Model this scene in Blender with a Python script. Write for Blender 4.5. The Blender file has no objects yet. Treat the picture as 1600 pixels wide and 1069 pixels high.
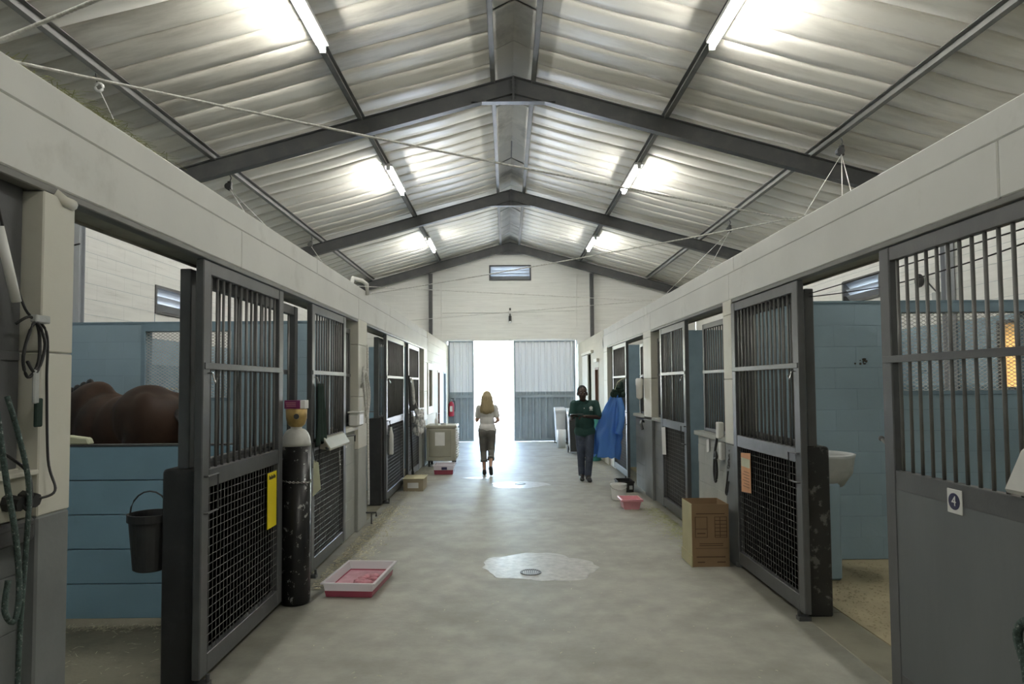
import bpy, bmesh, math, random
from mathutils import Matrix, Vector, Euler
R = math.radians
rnd = random.Random(7)
SC = bpy.context.scene
COL = SC.collection

# ------------------------------------------------------------------ camera, sky, exposure
cam_d = bpy.data.cameras.new('camera'); cam_d.sensor_width = 36; cam_d.lens = 1040 / 1600 * 36
cam_d.shift_y = 21.5 / 1600; cam_d.clip_start = .05; cam_d.clip_end = 300
cam = bpy.data.objects.new('camera', cam_d); COL.objects.link(cam)
cam.matrix_world = Matrix.Translation((0, 0, 1.78)) @ Matrix.Rotation(R(-.44), 4, 'Z') @ Matrix.Rotation(R(90 + 2.44), 4, 'X') @ Matrix.Rotation(R(-.45), 4, 'Z')
SC.camera = cam
SC.view_settings.view_transform = 'Standard'; SC.view_settings.look = 'None'
SC.view_settings.gamma = 1; SC.view_settings.exposure = 0; SC.view_settings.use_curve_mapping = False
TUBE = 182.0          # emission of the fluorescent tubes
SKY = 7.0
w = bpy.data.worlds.new('world'); SC.world = w; w.use_nodes = True
wn = w.node_tree.nodes; wl = w.node_tree.links
sky = wn.new('ShaderNodeTexSky'); sky.sky_type = 'NISHITA'; sky.sun_disc = False; sky.sun_elevation = R(50); sky.sun_rotation = R(200)
sky.air_density = 1.2; sky.dust_density = 3
wn['Background'].inputs[1].default_value = SKY
wl.new(sky.outputs[0], wn['Background'].inputs[0])
sun_d = bpy.data.lights.new('sun', 'SUN'); sun_d.energy = 22; sun_d.angle = R(1)
sun = bpy.data.objects.new('sun', sun_d); COL.objects.link(sun)
sun.rotation_euler = Euler((R(8), R(50), 0))

# ------------------------------------------------------------------ materials
def lin(c):
    return tuple(((v / 255) / 12.92 if v / 255 <= .04045 else ((v / 255 + .055) / 1.055) ** 2.4) for v in c)
def mat(name, col, rough=.6, var=.15, scale=3, bump=0, bscale=60, metal=0, stain=None, sscale=1.2, samt=.5, per=0, spec=.5, trans=0, stretch=None, slo=.5, shi=.7):
    m = bpy.data.materials.new(name); m.use_nodes = True
    nt = m.node_tree; N = nt.nodes; K = nt.links; b = N['Principled BSDF']
    geo = N.new('ShaderNodeNewGeometry'); pos = geo.outputs['Position']
    if stretch:
        mp = N.new('ShaderNodeMapping'); mp.inputs['Scale'].default_value = stretch; K.new(pos, mp.inputs['Vector']); pos = mp.outputs[0]
    n = N.new('ShaderNodeTexNoise'); n.inputs['Scale'].default_value = scale; n.inputs['Detail'].default_value = 5; K.new(pos, n.inputs['Vector'])
    r = N.new('ShaderNodeValToRGB'); K.new(n.outputs['Fac'], r.inputs[0])
    r.color_ramp.elements[0].position = .3; r.color_ramp.elements[1].position = .7
    r.color_ramp.elements[0].color = tuple(max(0, c * (1 - var)) for c in col) + (1,)
    r.color_ramp.elements[1].color = tuple(min(1, c * (1 + var)) for c in col) + (1,)
    out = r.outputs[0]
    if stain:
        s = N.new('ShaderNodeTexNoise'); s.inputs['Scale'].default_value = sscale; s.inputs['Detail'].default_value = 8; s.inputs['Roughness'].default_value = .65; K.new(pos, s.inputs['Vector'])
        sr = N.new('ShaderNodeMapRange'); sr.inputs[1].default_value = slo; sr.inputs[2].default_value = shi; sr.inputs[4].default_value = samt; K.new(s.outputs['Fac'], sr.inputs[0])
        mx = N.new('ShaderNodeMixRGB'); mx.inputs[2].default_value = tuple(stain) + (1,); K.new(sr.outputs[0], mx.inputs[0]); K.new(out, mx.inputs[1]); out = mx.outputs[0]
    if per:
        oi = N.new('ShaderNodeObjectInfo'); mr = N.new('ShaderNodeMapRange'); mr.inputs[3].default_value = 1 - per; mr.inputs[4].default_value = 1 + per
        K.new(oi.outputs['Random'], mr.inputs[0]); hs = N.new('ShaderNodeHueSaturation'); K.new(mr.outputs[0], hs.inputs['Value']); K.new(out, hs.inputs['Color']); out = hs.outputs[0]
    K.new(out, b.inputs['Base Color'])
    b.inputs['Roughness'].default_value = rough; b.inputs['Metallic'].default_value = metal; b.inputs['Specular IOR Level'].default_value = spec
    if trans: b.inputs['Transmission Weight'].default_value = trans
    if bump:
        bn = N.new('ShaderNodeTexNoise'); bn.inputs['Scale'].default_value = bscale; bn.inputs['Detail'].default_value = 4; K.new(pos, bn.inputs['Vector'])
        bp = N.new('ShaderNodeBump'); bp.inputs['Strength'].default_value = bump; bp.inputs['Distance'].default_value = .01
        K.new(bn.outputs['Fac'], bp.inputs['Height']); K.new(bp.outputs[0], b.inputs['Normal'])
    return m
def emis(name, col, st):
    m = bpy.data.materials.new(name); m.use_nodes = True; b = m.node_tree.nodes['Principled BSDF']
    b.inputs['Base Color'].default_value = (.8, .8, .8, 1); b.inputs['Emission Color'].default_value = tuple(col) + (1,); b.inputs['Emission Strength'].default_value = st
    return m
def see(name, col, clear, trans=.5):
    m = bpy.data.materials.new(name); m.use_nodes = True; nt = m.node_tree; N = nt.nodes; K = nt.links
    o = N['Material Output']; b = N['Principled BSDF']; b.inputs['Base Color'].default_value = tuple(col) + (1,); b.inputs['Roughness'].default_value = .3
    tl = N.new('ShaderNodeBsdfTranslucent'); tl.inputs[0].default_value = tuple(col) + (1,)
    tp = N.new('ShaderNodeBsdfTransparent')
    a = N.new('ShaderNodeMixShader'); a.inputs[0].default_value = trans; K.new(b.outputs[0], a.inputs[1]); K.new(tl.outputs[0], a.inputs[2])
    c = N.new('ShaderNodeMixShader'); c.inputs[0].default_value = clear; K.new(a.outputs[0], c.inputs[1]); K.new(tp.outputs[0], c.inputs[2])
    K.new(c.outputs[0], o.inputs[0]); return m
M = {}
M['white'] = mat('white_paint', (.66, .66, .62), .55, .05, 2, .06, 25, stain=(.36, .35, .30), sscale=2.5, samt=.5, slo=.58, shi=.8)
M['white_block'] = mat('white_block_paint', (.76, .76, .72), .6, .05, 2, .12, 40, stain=(.42, .41, .36), sscale=3, samt=.5, slo=.56, shi=.75, stretch=(.5, .5, 9))
M['mortar_white'] = mat('painted_joint', (.66, .66, .62), .8, .1, 5)
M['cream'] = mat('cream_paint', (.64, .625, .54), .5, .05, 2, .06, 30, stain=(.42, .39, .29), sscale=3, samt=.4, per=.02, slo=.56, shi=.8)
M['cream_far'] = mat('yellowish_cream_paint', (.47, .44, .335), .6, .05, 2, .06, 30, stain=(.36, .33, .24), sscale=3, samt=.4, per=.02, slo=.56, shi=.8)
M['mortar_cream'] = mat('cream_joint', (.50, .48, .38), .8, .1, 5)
M['blue'] = mat('blue_block_paint', (.275, .375, .435), .55, .07, 2, .12, 40, stain=(.2, .265, .29), sscale=2, samt=.5, per=.03, slo=.52, shi=.8)
M['mortar_blue'] = mat('blue_joint', (.19, .27, .32), .8, .1, 5)
M['plank'] = mat('blue_plank_paint', (.245, .40, .50), .5, .07, 3, .08, 60, stain=(.12, .19, .24), sscale=5, samt=.5, per=.04, slo=.62, shi=.8)
M['plankgap'] = mat('plank_shadow_board', (.03, .05, .06), .8, .1, 5)
M['grey_wall'] = mat('grey_dado_paint', (.17, .18, .18), .6, .08, 2, .12, 40, stain=(.11, .115, .115), sscale=2.5, samt=.6, per=.03, slo=.5, shi=.75)
M['mortar_grey'] = mat('grey_joint', (.11, .115, .115), .8, .1, 5)
M['light_grey_wall'] = mat('pale_grey_block_paint', (.36, .37, .34), .6, .08, 2, .12, 40, stain=(.24, .26, .25), sscale=2.5, samt=.6, per=.03, slo=.5, shi=.75)
M['mortar_lgrey'] = mat('pale_grey_joint', (.27, .28, .26), .8, .1, 5)
M['frame'] = mat('dark_grey_gate_paint', (.088, .091, .093), .38, .12, 8, .06, 80, stain=(.12, .12, .11), sscale=9, samt=.5, slo=.6, shi=.75, spec=.6)
M['frame_worn'] = mat('worn_grey_gate_board', (.10, .101, .10), .4, .15, 10, .08, 60, stain=(.2, .2, .18), sscale=8, samt=.6, slo=.54, shi=.7)
M['wire'] = mat('grey_wire', (.15, .15, .145), .5, .1, 10, spec=.4)
M['bar'] = mat('gate_bar_paint', (.14, .14, .135), .38, .15, 9, spec=.6)
M['backing'] = mat('dark_backing_sheet', (.018, .018, .018), .7, .2, 12)
M['galv'] = mat('galvanised_wire', (.5, .5, .47), .5, .1, 10, metal=.2)
M['black_block'] = mat('black_wall_end', (.016, .016, .016), .45, .2, 6, .2, 30, stain=(.16, .16, .15), sscale=11, samt=.75, slo=.56, shi=.62)
M['dark_block'] = mat('dark_wall_end', (.03, .03, .031), .5, .15, 6, .1, 30, stain=(.06, .06, .06), sscale=6, samt=.6, slo=.55, shi=.75)
M['panel'] = mat('grey_steel_panel', (.125, .137, .14), .5, .1, 3, .06, 30, stain=(.15, .16, .16), sscale=2.5, samt=.6, stretch=(1, 1, .25))
M['steel'] = mat('grey_roof_steel', (.075, .077, .078), .4, .1, 4, .04, 50, stain=(.12, .12, .11), sscale=4, samt=.5)
M['purlin'] = mat('grey_purlin', (.16, .16, .15), .45, .12, 4, stain=(.09, .09, .085), sscale=3, samt=.6)
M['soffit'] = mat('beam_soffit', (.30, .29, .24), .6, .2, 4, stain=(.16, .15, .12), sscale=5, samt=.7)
M['track'] = mat('sliding_track', (.15, .15, .135), .4, .15, 5)
M['roof'] = mat('roof_lining', (.82, .795, .715), .34, .06, .8, .03, 12, stain=(.46, .43, .36), sscale=1.3, samt=.6, per=.07, spec=.5, stretch=(.5, 2.2, 1), slo=.47, shi=.72)
M['roof_dark'] = mat('darker_roof_lining', (.60, .58, .51), .4, .08, .8, .03, 12, stain=(.30, .28, .23), sscale=1.5, samt=.8, per=.07, spec=.4, stretch=(.5, 2.2, 1), slo=.42, shi=.68)  # darker, blotchier lining tone for most of the near left sheets
M['roof_top'] = mat('roof_outer', (.3, .3, .3), .6)
M['ridge'] = mat('ridge_lining', (.76, .74, .69), .4, .1, 1, stain=(.2, .19, .17), sscale=1.0, samt=.8, per=.25)
M['floor'] = mat('aisle_concrete', (.287, .282, .24), .55, .14, 5, .2, 35, stain=(.175, .17, .138), sscale=1.3, samt=.8, slo=.44, shi=.68, spec=.5)
M['stallfloor'] = mat('stall_floor', (.23, .215, .16), .8, .15, 2.5, .3, 40, stain=(.12, .11, .08), sscale=2, samt=.7)
M['sand'] = mat('stall_sand', (.33, .285, .18), .9, .12, 3, .35, 60, stain=(.2, .175, .11), sscale=2, samt=.6)
M['threshold'] = mat('threshold_concrete', (.29, .275, .21), .6, .12, 2, .15, 50, stain=(.17, .165, .13), sscale=3, samt=.6, per=.05)
M['wet'] = mat('wet_concrete', (.31, .305, .28), .4, .25, 14, .25, 30, stain=(.42, .415, .39), sscale=10, samt=.6, spec=.9)
M['ground'] = mat('outdoor_paving', (.62, .6, .55), .9, .06, .5)
M['drain'] = mat('drain_iron', (.05, .048, .045), .4, .2, 30)
M['black'] = mat('black_plastic', (.018, .018, .018), .4, .1, 8)
M['rubber'] = mat('black_rubber', (.022, .022, .022), .55, .15, 8, .05, 60)
M['cyl'] = mat('black_cylinder_paint', (.008, .008, .008), .33, .2, 8, .03, 50, stain=(.3, .3, .29), sscale=17, samt=.85, slo=.60, shi=.63, spec=.35)
M['cylwhite'] = mat('white_cylinder_paint', (.55, .55, .51), .3, .08, 6, stain=(.3, .29, .26), sscale=9, samt=.6)
M['brass'] = mat('brass_wrap', (.42, .29, .10), .5, .25, 20, metal=.2)
M['chrome'] = mat('bright_metal', (.6, .6, .6), .25, .05, 5, metal=.9)
M['yellow'] = mat('yellow_sign', (.78, .62, .01), .5, .03, 5)
M['purple'] = mat('purple_card', (.22, .03, .12), .5, .1, 9)
M['paper'] = mat('white_paper', (.75, .75, .72), .7, .03, 9)
M['paper_y'] = mat('pale_green_tag', (.55, .56, .40), .7, .05, 9)
M['orange_paper'] = mat('orange_paper', (.62, .30, .13), .6, .08, 9)
M['kraft'] = mat('brown_cardboard', (.26, .17, .09), .8, .08, 4, .05, 60)
M['kraft_l'] = mat('pale_cardboard', (.42, .38, .22), .8, .06, 4)
M['kraft_g'] = mat('grey_cardboard', (.34, .29, .2), .8, .06, 4)
M['ink'] = mat('brown_print', (.10, .055, .03), .8, .05, 4)
M['tray'] = see('clear_plastic', (.86, .84, .86), .22, .3)
M['redwater'] = mat('red_water', (.38, .075, .12), .2, .1, 8, spec=.6)
M['pink_water'] = mat('pink_water', (.46, .24, .28), .2, .15, 14, spec=.6)
M['pink'] = mat('pink_plastic', (.72, .33, .37), .35, .06, 6)
M['bucketw'] = mat('white_bucket_plastic', (.74, .74, .71), .4, .06, 8)
M['binwhite'] = mat('white_bin_plastic', (.65, .67, .68), .4, .05, 8)
M['bindark'] = mat('charcoal_bin_plastic', (.04, .04, .04), .45, .1, 8)
M['teal'] = mat('teal_plastic', (.06, .30, .28), .45, .1, 4)
M['gown'] = see('blue_plastic_sheet', (.15, .37, .78), .15, .4)
M['cabinet'] = mat('cream_cabinet_paint', (.42, .41, .33), .45, .06, 4)
M['cabinet_d'] = mat('cabinet_recess', (.33, .325, .26), .5, .06, 4)
M['red'] = mat('red_enamel', (.45, .03, .06), .3, .06, 6)
M['fluff'] = mat('white_fleece', (.75, .75, .73), .9, .1, 40, .6, 90)
M['navy'] = mat('navy_print', (.02, .02, .07), .5, .05, 9)
M['rope_w'] = mat('white_rope', (.68, .67, .63), .8, .25, 60, .4, 200)
M['rope_g'] = mat('dark_green_rope', (.05, .08, .07), .8, .5, 70, .4, 200, stain=(.4, .42, .4), sscale=80, samt=.7, slo=.58, shi=.64)
M['cable'] = mat('black_cable', (.02, .02, .02), .5, .1, 9)
M['straw'] = mat('straw', (.52, .49, .35), .8, .25, 30)
M['hay'] = mat('hay', (.30, .31, .15), .85, .3, 30)
M['dirt'] = mat('dark_dirt', (.04, .035, .025), .9, .2, 30)
M['feeder'] = mat('grey_trough_concrete', (.42, .44, .43), .7, .1, 6, .25, 30, stain=(.26, .28, .28), sscale=5, samt=.6)
M['horse'] = mat('bay_coat', (.052, .028, .017), .6, .25, 2.2, .05, 90, stain=(.018, .012, .009), sscale=1.8, samt=.8, slo=.45, shi=.65, spec=.25)
M['mane'] = mat('black_hair', (.012, .010, .009), .5, .3, 40)
M['hoof'] = mat('dark_hoof', (.03, .025, .02), .5, .2, 30)
M['skin_d'] = mat('dark_skin', (.050, .026, .017), .45, .08, 12)
M['skin_l'] = mat('light_skin', (.48, .28, .20), .5, .06, 12)
M['polo'] = mat('dark_green_polo', (.012, .052, .045), .8, .12, 12, .15, 60)
M['jeans'] = mat('blue_denim', (.045, .058, .09), .85, .3, 6, .1, 120, stain=(.12, .14, .18), sscale=5, samt=.5)
M['capri'] = mat('grey_denim', (.15, .145, .13), .85, .2, 8, .1, 120)
M['tee'] = mat('white_tee', (.66, .65, .62), .85, .04, 8, .25, 14)
M['shoe'] = mat('black_shoe', (.02, .02, .02), .5, .1, 12)
M['blond'] = mat('blond_hair', (.36, .29, .16), .5, .3, 30, .5, 90, stretch=(5, 5, .5))
M['hair_d'] = mat('short_black_hair', (.008, .008, .008), .8, .2, 60, .5, 200)
M['eyew'] = mat('eye_white', (.7, .68, .64), .3, .02, 9)
M['dwhite'] = see('white_door_sheet', (.74, .75, .75), 0, .11)
M['dgrey'] = mat('grey_door_sheet', (.31, .37, .41), .45, .06, 3, stain=(.24, .28, .31), sscale=2, samt=.5)
M['wood'] = mat('red_brown_wood', (.17, .085, .05), .5, .2, 8, stretch=(4, 4, .5))
M['darkroom'] = mat('dark_opening', (.06, .05, .03), .8, .1, 3)
M['screen'] = mat('dark_fly_screen', (.05, .048, .045), .6, .2, 60)
M['amber'] = see('amber_sheet', (.80, .58, .30), .0, .35)
M['louvre'] = mat('grey_louvre', (.34, .36, .38), .35, .06, 4)
M['tube'] = emis('fluorescent_tube', (1, .985, .93), TUBE)
M['fitting'] = mat('white_batten', (.6, .6, .58), .4, .04, 4)
M['green_rug'] = mat('dark_green_cloth', (.012, .03, .022), .9, .3, 12, .2, 30)

# ------------------------------------------------------------------ mesh helpers
W = {}
class MB:
    def __init__(s): s.v = []; s.f = []
    def add(s, vs, fs):
        o = len(s.v); s.v += [tuple(v) for v in vs]; s.f += [tuple(i + o for i in f) for f in fs]; return s
    def box(s, x0, x1, y0, y1, z0, z1):
        x0, x1 = sorted((x0, x1)); y0, y1 = sorted((y0, y1)); z0, z1 = sorted((z0, z1))
        return s.add([(x0, y0, z0), (x1, y0, z0), (x1, y1, z0), (x0, y1, z0), (x0, y0, z1), (x1, y0, z1), (x1, y1, z1), (x0, y1, z1)],
                     [(3, 2, 1, 0), (4, 5, 6, 7), (0, 1, 5, 4), (1, 2, 6, 5), (2, 3, 7, 6), (3, 0, 4, 7)])
    def tube(s, pts, r, n=6, r2=None):
        pts = [Vector(p) for p in pts]; rings = []
        for i, p in enumerate(pts):
            d = (pts[min(i + 1, len(pts) - 1)] - pts[max(i - 1, 0)])
            if d.length < 1e-9: d = Vector((0, 0, 1))
            d.normalize(); a = Vector((0, 0, 1)) if abs(d.z) < .9 else Vector((1, 0, 0))
            u = d.cross(a).normalized(); v = d.cross(u).normalized()
            rr = r if r2 is None else r + (r2 - r) * i / (len(pts) - 1)
            rings.append([p + (u * math.cos(2 * math.pi * k / n) + v * math.sin(2 * math.pi * k / n)) * rr for k in range(n)])
        vs = [q for g in rings for q in g]; fs = []
        for i in range(len(pts) - 1):
            for k in range(n):
                fs.append((i * n + k, (i + 1) * n + k, (i + 1) * n + (k + 1) % n, i * n + (k + 1) % n))
        fs.append(tuple(range(n))); fs.append(tuple(range(len(vs) - 1, len(vs) - n - 1, -1)))
        return s.add(vs, fs)
    def lathe(s, c, prof, n=24, sx=1, sy=1, cap=True):
        vs = []; fs = []
        for r, z in prof:
            for k in range(n):
                a = 2 * math.pi * k / n; vs.append((c[0] + r * sx * math.cos(a), c[1] + r * sy * math.sin(a), c[2] + z))
        for i in range(len(prof) - 1):
            for k in range(n):
                fs.append((i * n + k, i * n + (k + 1) % n, (i + 1) * n + (k + 1) % n, (i + 1) * n + k))
        if cap:
            fs.append(tuple(range(n - 1, -1, -1))); fs.append(tuple(range(len(vs) - n, len(vs))))
        return s.add(vs, fs)
    def prism(s, poly, ax, a, b):
        n = len(poly); vs = []
        for t in (a, b):
            for p, q in poly: vs.append({'X': (t, p, q), 'Y': (p, t, q), 'Z': (p, q, t)}[ax])
        fs = [tuple(range(n)), tuple(range(2 * n - 1, n - 1, -1))] + [(i, i + n, (i + 1) % n + n, (i + 1) % n) for i in range(n)]
        return s.add(vs, fs)
    def ball(s, c, r, n=10, m=7, rot=None):
        r = (r, r, r) if isinstance(r, (int, float)) else r; vs = []; fs = []
        for i in range(m + 1):
            t = math.pi * i / m
            for k in range(n):
                a = 2 * math.pi * k / n; v = Vector((r[0] * math.sin(t) * math.cos(a), r[1] * math.sin(t) * math.sin(a), r[2] * math.cos(t)))
                if rot: v = rot @ v
                vs.append(Vector(c) + v)
        for i in range(m):
            for k in range(n): fs.append((i * n + k, (i + 1) * n + k, (i + 1) * n + (k + 1) % n, i * n + (k + 1) % n))
        return s.add(vs, fs)
    def mesh(s, name, mt, off=(0, 0, 0), smooth=False):
        me = bpy.data.meshes.new(name); o = Vector(off)
        me.from_pydata([Vector(v) - o for v in s.v], [], s.f)
        bm = bmesh.new(); bm.from_mesh(me); bmesh.ops.remove_doubles(bm, verts=bm.verts, dist=1e-5)
        bmesh.ops.recalc_face_normals(bm, faces=bm.faces); bm.to_mesh(me); bm.free()
        if mt: me.materials.append(mt)
        if smooth: me.polygons.foreach_set('use_smooth', [True] * len(me.polygons))
        return me
def wpos(o): return W.get(o.name, Vector((0, 0, 0))) if o else Vector((0, 0, 0))
def props(o, label=None, cat=None, group=None, kind=None):
    if label: o['label'] = label
    if cat: o['category'] = cat
    if group: o['group'] = group
    if kind: o['kind'] = kind
    return o
def thing(name, label, cat, loc=(0, 0, 0), group=None, kind=None):
    o = bpy.data.objects.new(name, None); o.empty_display_size = .1; COL.objects.link(o); o.location = loc; W[o.name] = Vector(loc)
    return props(o, label, cat, group, kind)
def bev(o, wd, seg=1):
    if wd:
        md = o.modifiers.new('bevel', 'BEVEL'); md.width = wd; md.segments = seg; md.limit_method = 'ANGLE'; md.angle_limit = R(40)
    return o
def part(name, mb, mt, parent=None, bevel=0, smooth=False, kind=None, label=None, seg=1):
    off = wpos(parent); me = mb.mesh(name, mt, off, smooth); o = bpy.data.objects.new(name, me); COL.objects.link(o)
    if parent: o.parent = parent
    W[o.name] = off.copy(); bev(o, bevel, seg); return props(o, label, None, None, kind)
def solo(name, mb, mt, label, cat, loc=None, bevel=0, smooth=False, group=None, kind=None):
    vs = mb.v
    if loc is None:
        loc = (sum(v[0] for v in vs) / len(vs), sum(v[1] for v in vs) / len(vs), min(v[2] for v in vs))
    me = mb.mesh(name, mt, loc, smooth); o = bpy.data.objects.new(name, me); COL.objects.link(o); o.location = loc; W[o.name] = Vector(loc)
    bev(o, bevel); return props(o, label, cat, group, kind)
CACHE = {}
def piece(name, size, c, mt, parent, bevel=.004, label=None):
    k = (name, tuple(round(q, 3) for q in size), mt.name, bevel)
    if k not in CACHE:
        bm = bmesh.new(); bmesh.ops.create_cube(bm, size=1)
        for v in bm.verts: v.co = Vector((v.co.x * size[0], v.co.y * size[1], v.co.z * size[2]))
        if bevel: bmesh.ops.bevel(bm, geom=bm.edges[:], offset=bevel, segments=1, affect='EDGES')
        me = bpy.data.meshes.new(name); bm.to_mesh(me); bm.free(); me.materials.append(mt); CACHE[k] = me
    o = bpy.data.objects.new(name, CACHE[k]); COL.objects.link(o)
    if parent: o.parent = parent
    o.location = Vector(c) - wpos(parent); W[o.name] = Vector(c); 
    if label: o['label'] = label
    return o
def rod(name, r, z0, z1, x, y, mt, parent, n=8):
    k = (name, round(r, 4), round(z1 - z0, 3), mt.name)
    if k not in CACHE:
        CACHE[k] = MB().tube([(0, 0, -(z1 - z0) / 2), (0, 0, (z1 - z0) / 2)], r, n).mesh(name, mt, smooth=False)
        me = CACHE[k]; me.polygons.foreach_set('use_smooth', [len(p.vertices) == 4 for p in me.polygons])
    o = bpy.data.objects.new(name, CACHE[k]); COL.objects.link(o); o.parent = parent
    o.location = Vector((x, y, (z0 + z1) / 2)) - wpos(parent); W[o.name] = Vector((x, y, (z0 + z1) / 2)); return o
def blob(name, prims, voxel, mt, parent, smooth=4, label=None):
    """one continuous skin grown round tapered limbs ('c', p0, r0, p1, r1) and ellipsoids ('e', centre, radii, rotation)"""
    mb = MB()
    for p in prims:
        if p[0] == 'e':
            mb.ball(p[1], p[2], 14, 10, p[3] if len(p) > 3 else None)
        else:
            a, ra, b, rb = Vector(p[1]), p[2], Vector(p[3]), p[4]
            mb.ball(a, ra, 12, 8); mb.ball(b, rb, 12, 8); mb.tube([a, b], ra, 12, rb)
    me = bpy.data.meshes.new(name); me.from_pydata([Vector(v) for v in mb.v], [], mb.f)
    bm = bmesh.new(); bm.from_mesh(me); bmesh.ops.remove_doubles(bm, verts=bm.verts, dist=1e-5); bmesh.ops.recalc_face_normals(bm, faces=bm.faces); bm.to_mesh(me); bm.free()
    t = bpy.data.objects.new('tmp', me); COL.objects.link(t)
    md = t.modifiers.new('r', 'REMESH'); md.mode = 'VOXEL'; md.voxel_size = voxel
    if smooth: ms = t.modifiers.new('s', 'SMOOTH'); ms.factor = .5; ms.iterations = smooth
    dg = bpy.context.evaluated_depsgraph_get(); dg.update()
    out = bpy.data.meshes.new_from_object(t.evaluated_get(dg)); bpy.data.objects.remove(t); bpy.data.meshes.remove(me)
    out.name = name; out.materials.clear(); out.materials.append(mt); out.polygons.foreach_set('use_smooth', [True] * len(out.polygons))
    o = bpy.data.objects.new(name, out); COL.objects.link(o); o.parent = parent
    W[o.name] = wpos(parent).copy()
    if label: o['label'] = label
    return o
def local(name, mb, mt, parent, smooth=True, label=None):
    """a part whose mesh is already in its parent's own coordinates"""
    me = mb.mesh(name, mt, (0, 0, 0), smooth); o = bpy.data.objects.new(name, me); COL.objects.link(o); o.parent = parent
    W[o.name] = wpos(parent).copy()
    if label: o['label'] = label
    return o
def copy_tree(o, parent=None):
    c = o.copy(); COL.objects.link(c); c.parent = parent
    for ch in list(o.children): copy_tree(ch, c)
    return c
def text(body, size, mt, parent, mtx, name='lettering'):
    cu = bpy.data.curves.new(name, 'FONT'); cu.body = body; cu.size = size; cu.align_x = 'CENTER'; cu.align_y = 'CENTER'; cu.extrude = .001
    t = bpy.data.objects.new('tmp', cu); COL.objects.link(t); dg = bpy.context.evaluated_depsgraph_get(); dg.update()
    me = bpy.data.meshes.new_from_object(t.evaluated_get(dg)); bpy.data.objects.remove(t); bpy.data.curves.remove(cu)
    me.transform(Matrix.Translation(-wpos(parent)) @ mtx); me.materials.clear(); me.materials.append(mt)
    o = bpy.data.objects.new(name, me); COL.objects.link(o); o.parent = parent; W[o.name] = wpos(parent).copy(); return o

CH, BL = .2133, .44      # block course height and block length
def rects(a0, a1, z0, z1, holes):
    out = [(a0, a1, z0, z1)]
    for h in holes:
        nx = []
        for (p, q, r_, s_) in out:
            if h[1] <= p or h[0] >= q or h[3] <= r_ or h[2] >= s_: nx.append((p, q, r_, s_)); continue
            if h[0] > p: nx.append((p, h[0], r_, s_))
            if h[1] < q: nx.append((h[1], q, r_, s_))
            if h[2] > r_: nx.append((max(p, h[0]), min(q, h[1]), r_, h[2]))
            if h[3] < s_: nx.append((max(p, h[0]), min(q, h[1]), h[3], s_))
        out = nx
    return out
def block_wall(name, axis, a0, a1, z0, z1, d0, d1, paint, holes=(), show=None, top=None, z_base=0., label=None):
    """wall running along X or Y; its blocks are separate pieces, the core between them is the recessed joint"""
    core = MB(); g = .003
    def bx(m, p, q, r_, s_, i=0):
        if axis == 'X': m.box(p, q, d0 + i, d1 - i, r_, s_)
        else: m.box(d0 + i, d1 - i, p, q, r_, s_)
    if top:
        xs = sorted({a0, a1, .12} | {v for h in holes for v in h[:2]})
        for p, q in zip(xs, xs[1:]):
            zz = z0
            for h in sorted(holes, key=lambda h: h[2]):
                if h[0] <= p and h[1] >= q:
                    if h[2] > zz: bx(core, p, q, zz, h[2], .003)
                    zz = h[3]
            core.prism([(p, zz), (q, zz), (q, top(q)), (p, top(p))], 'Y', d0 + .003, d1 - .003)
    else:
        for r_ in rects(a0, a1, z0, z1, holes): bx(core, *r_, .003)
    o = part(name, core, paint(z0)[1], None, kind='structure', label=label)
    ctr = Vector(((a0 + a1) / 2, (d0 + d1) / 2, 0) if axis == 'X' else ((d0 + d1) / 2, (a0 + a1) / 2, 0))
    row = 0; z = z_base
    while z < z1 - .02:
        zt = min(z + CH, z1)
        if zt > z0 + .01:
            zz = max(z, z0); a = a0 - (BL / 2 if row % 2 else 0)
            while a < a1 - .01:
                p, q = max(a, a0), min(a + BL, a1); a += BL
                if q - p < .03: continue
                for (p2, q2, r2, s2) in rects(p, q, zz, zt, holes):
                    if q2 - p2 < .04 or s2 - r2 < .04: continue
                    if top and s2 > min(top(p2), top(q2)): continue
                    if show and not show(p2, q2, r2, s2): continue
                    L = (q2 - p2 - .0008, d1 - d0, s2 - r2 - g); c = ((p2 + q2) / 2, (d0 + d1) / 2, (r2 + s2) / 2)
                    if axis == 'Y': L = (L[1], L[0], L[2]); c = (c[1], c[0], c[2])
                    piece('block', L, c, paint((r2 + s2) / 2)[0], o, .0016)
        z = zt; row += 1
    return o

# ------------------------------------------------------------------ the shell
XL, XR = -1.82, 2.2          # stall fronts either side of the aisle
OL, OR = -5.7, 5.94          # outer walls
RX, YE, YN = .12, 20.8, -3.5   # ridge, end wall, wall behind
slope = .277
def rz(x): return 6.19 - slope * abs(x - RX)       # rafter top line

g = MB().box(XL - .04, XR + .04, YN, YE + .2, -.12, 0)
part('floor', g, M['floor'], None, kind='structure')
fl = part('stall_floor', MB().box(OL, XL - .042, YN, YE, -.12, -.004), M['stallfloor'], None, kind='structure')
fr = part('stall_floor', MB().box(XR + .38, OR, YN, YE, -.12, -.004), M['sand'], None, kind='structure')
y = -1.6
th = thing('threshold', 'concrete threshold strip along the right hand stalls', None, (XR + .2, 5, 0), kind='structure')
for i in range(13):
    piece('slab', (.325, 1.7 - .012, .1), (XR + .21, y + .85, -.052), M['threshold'], th, .006); y += 1.7
part('ground', MB().box(-30, 30, YE + .2, 90, -.2, -.03), M['ground'], None, kind='structure')

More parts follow.
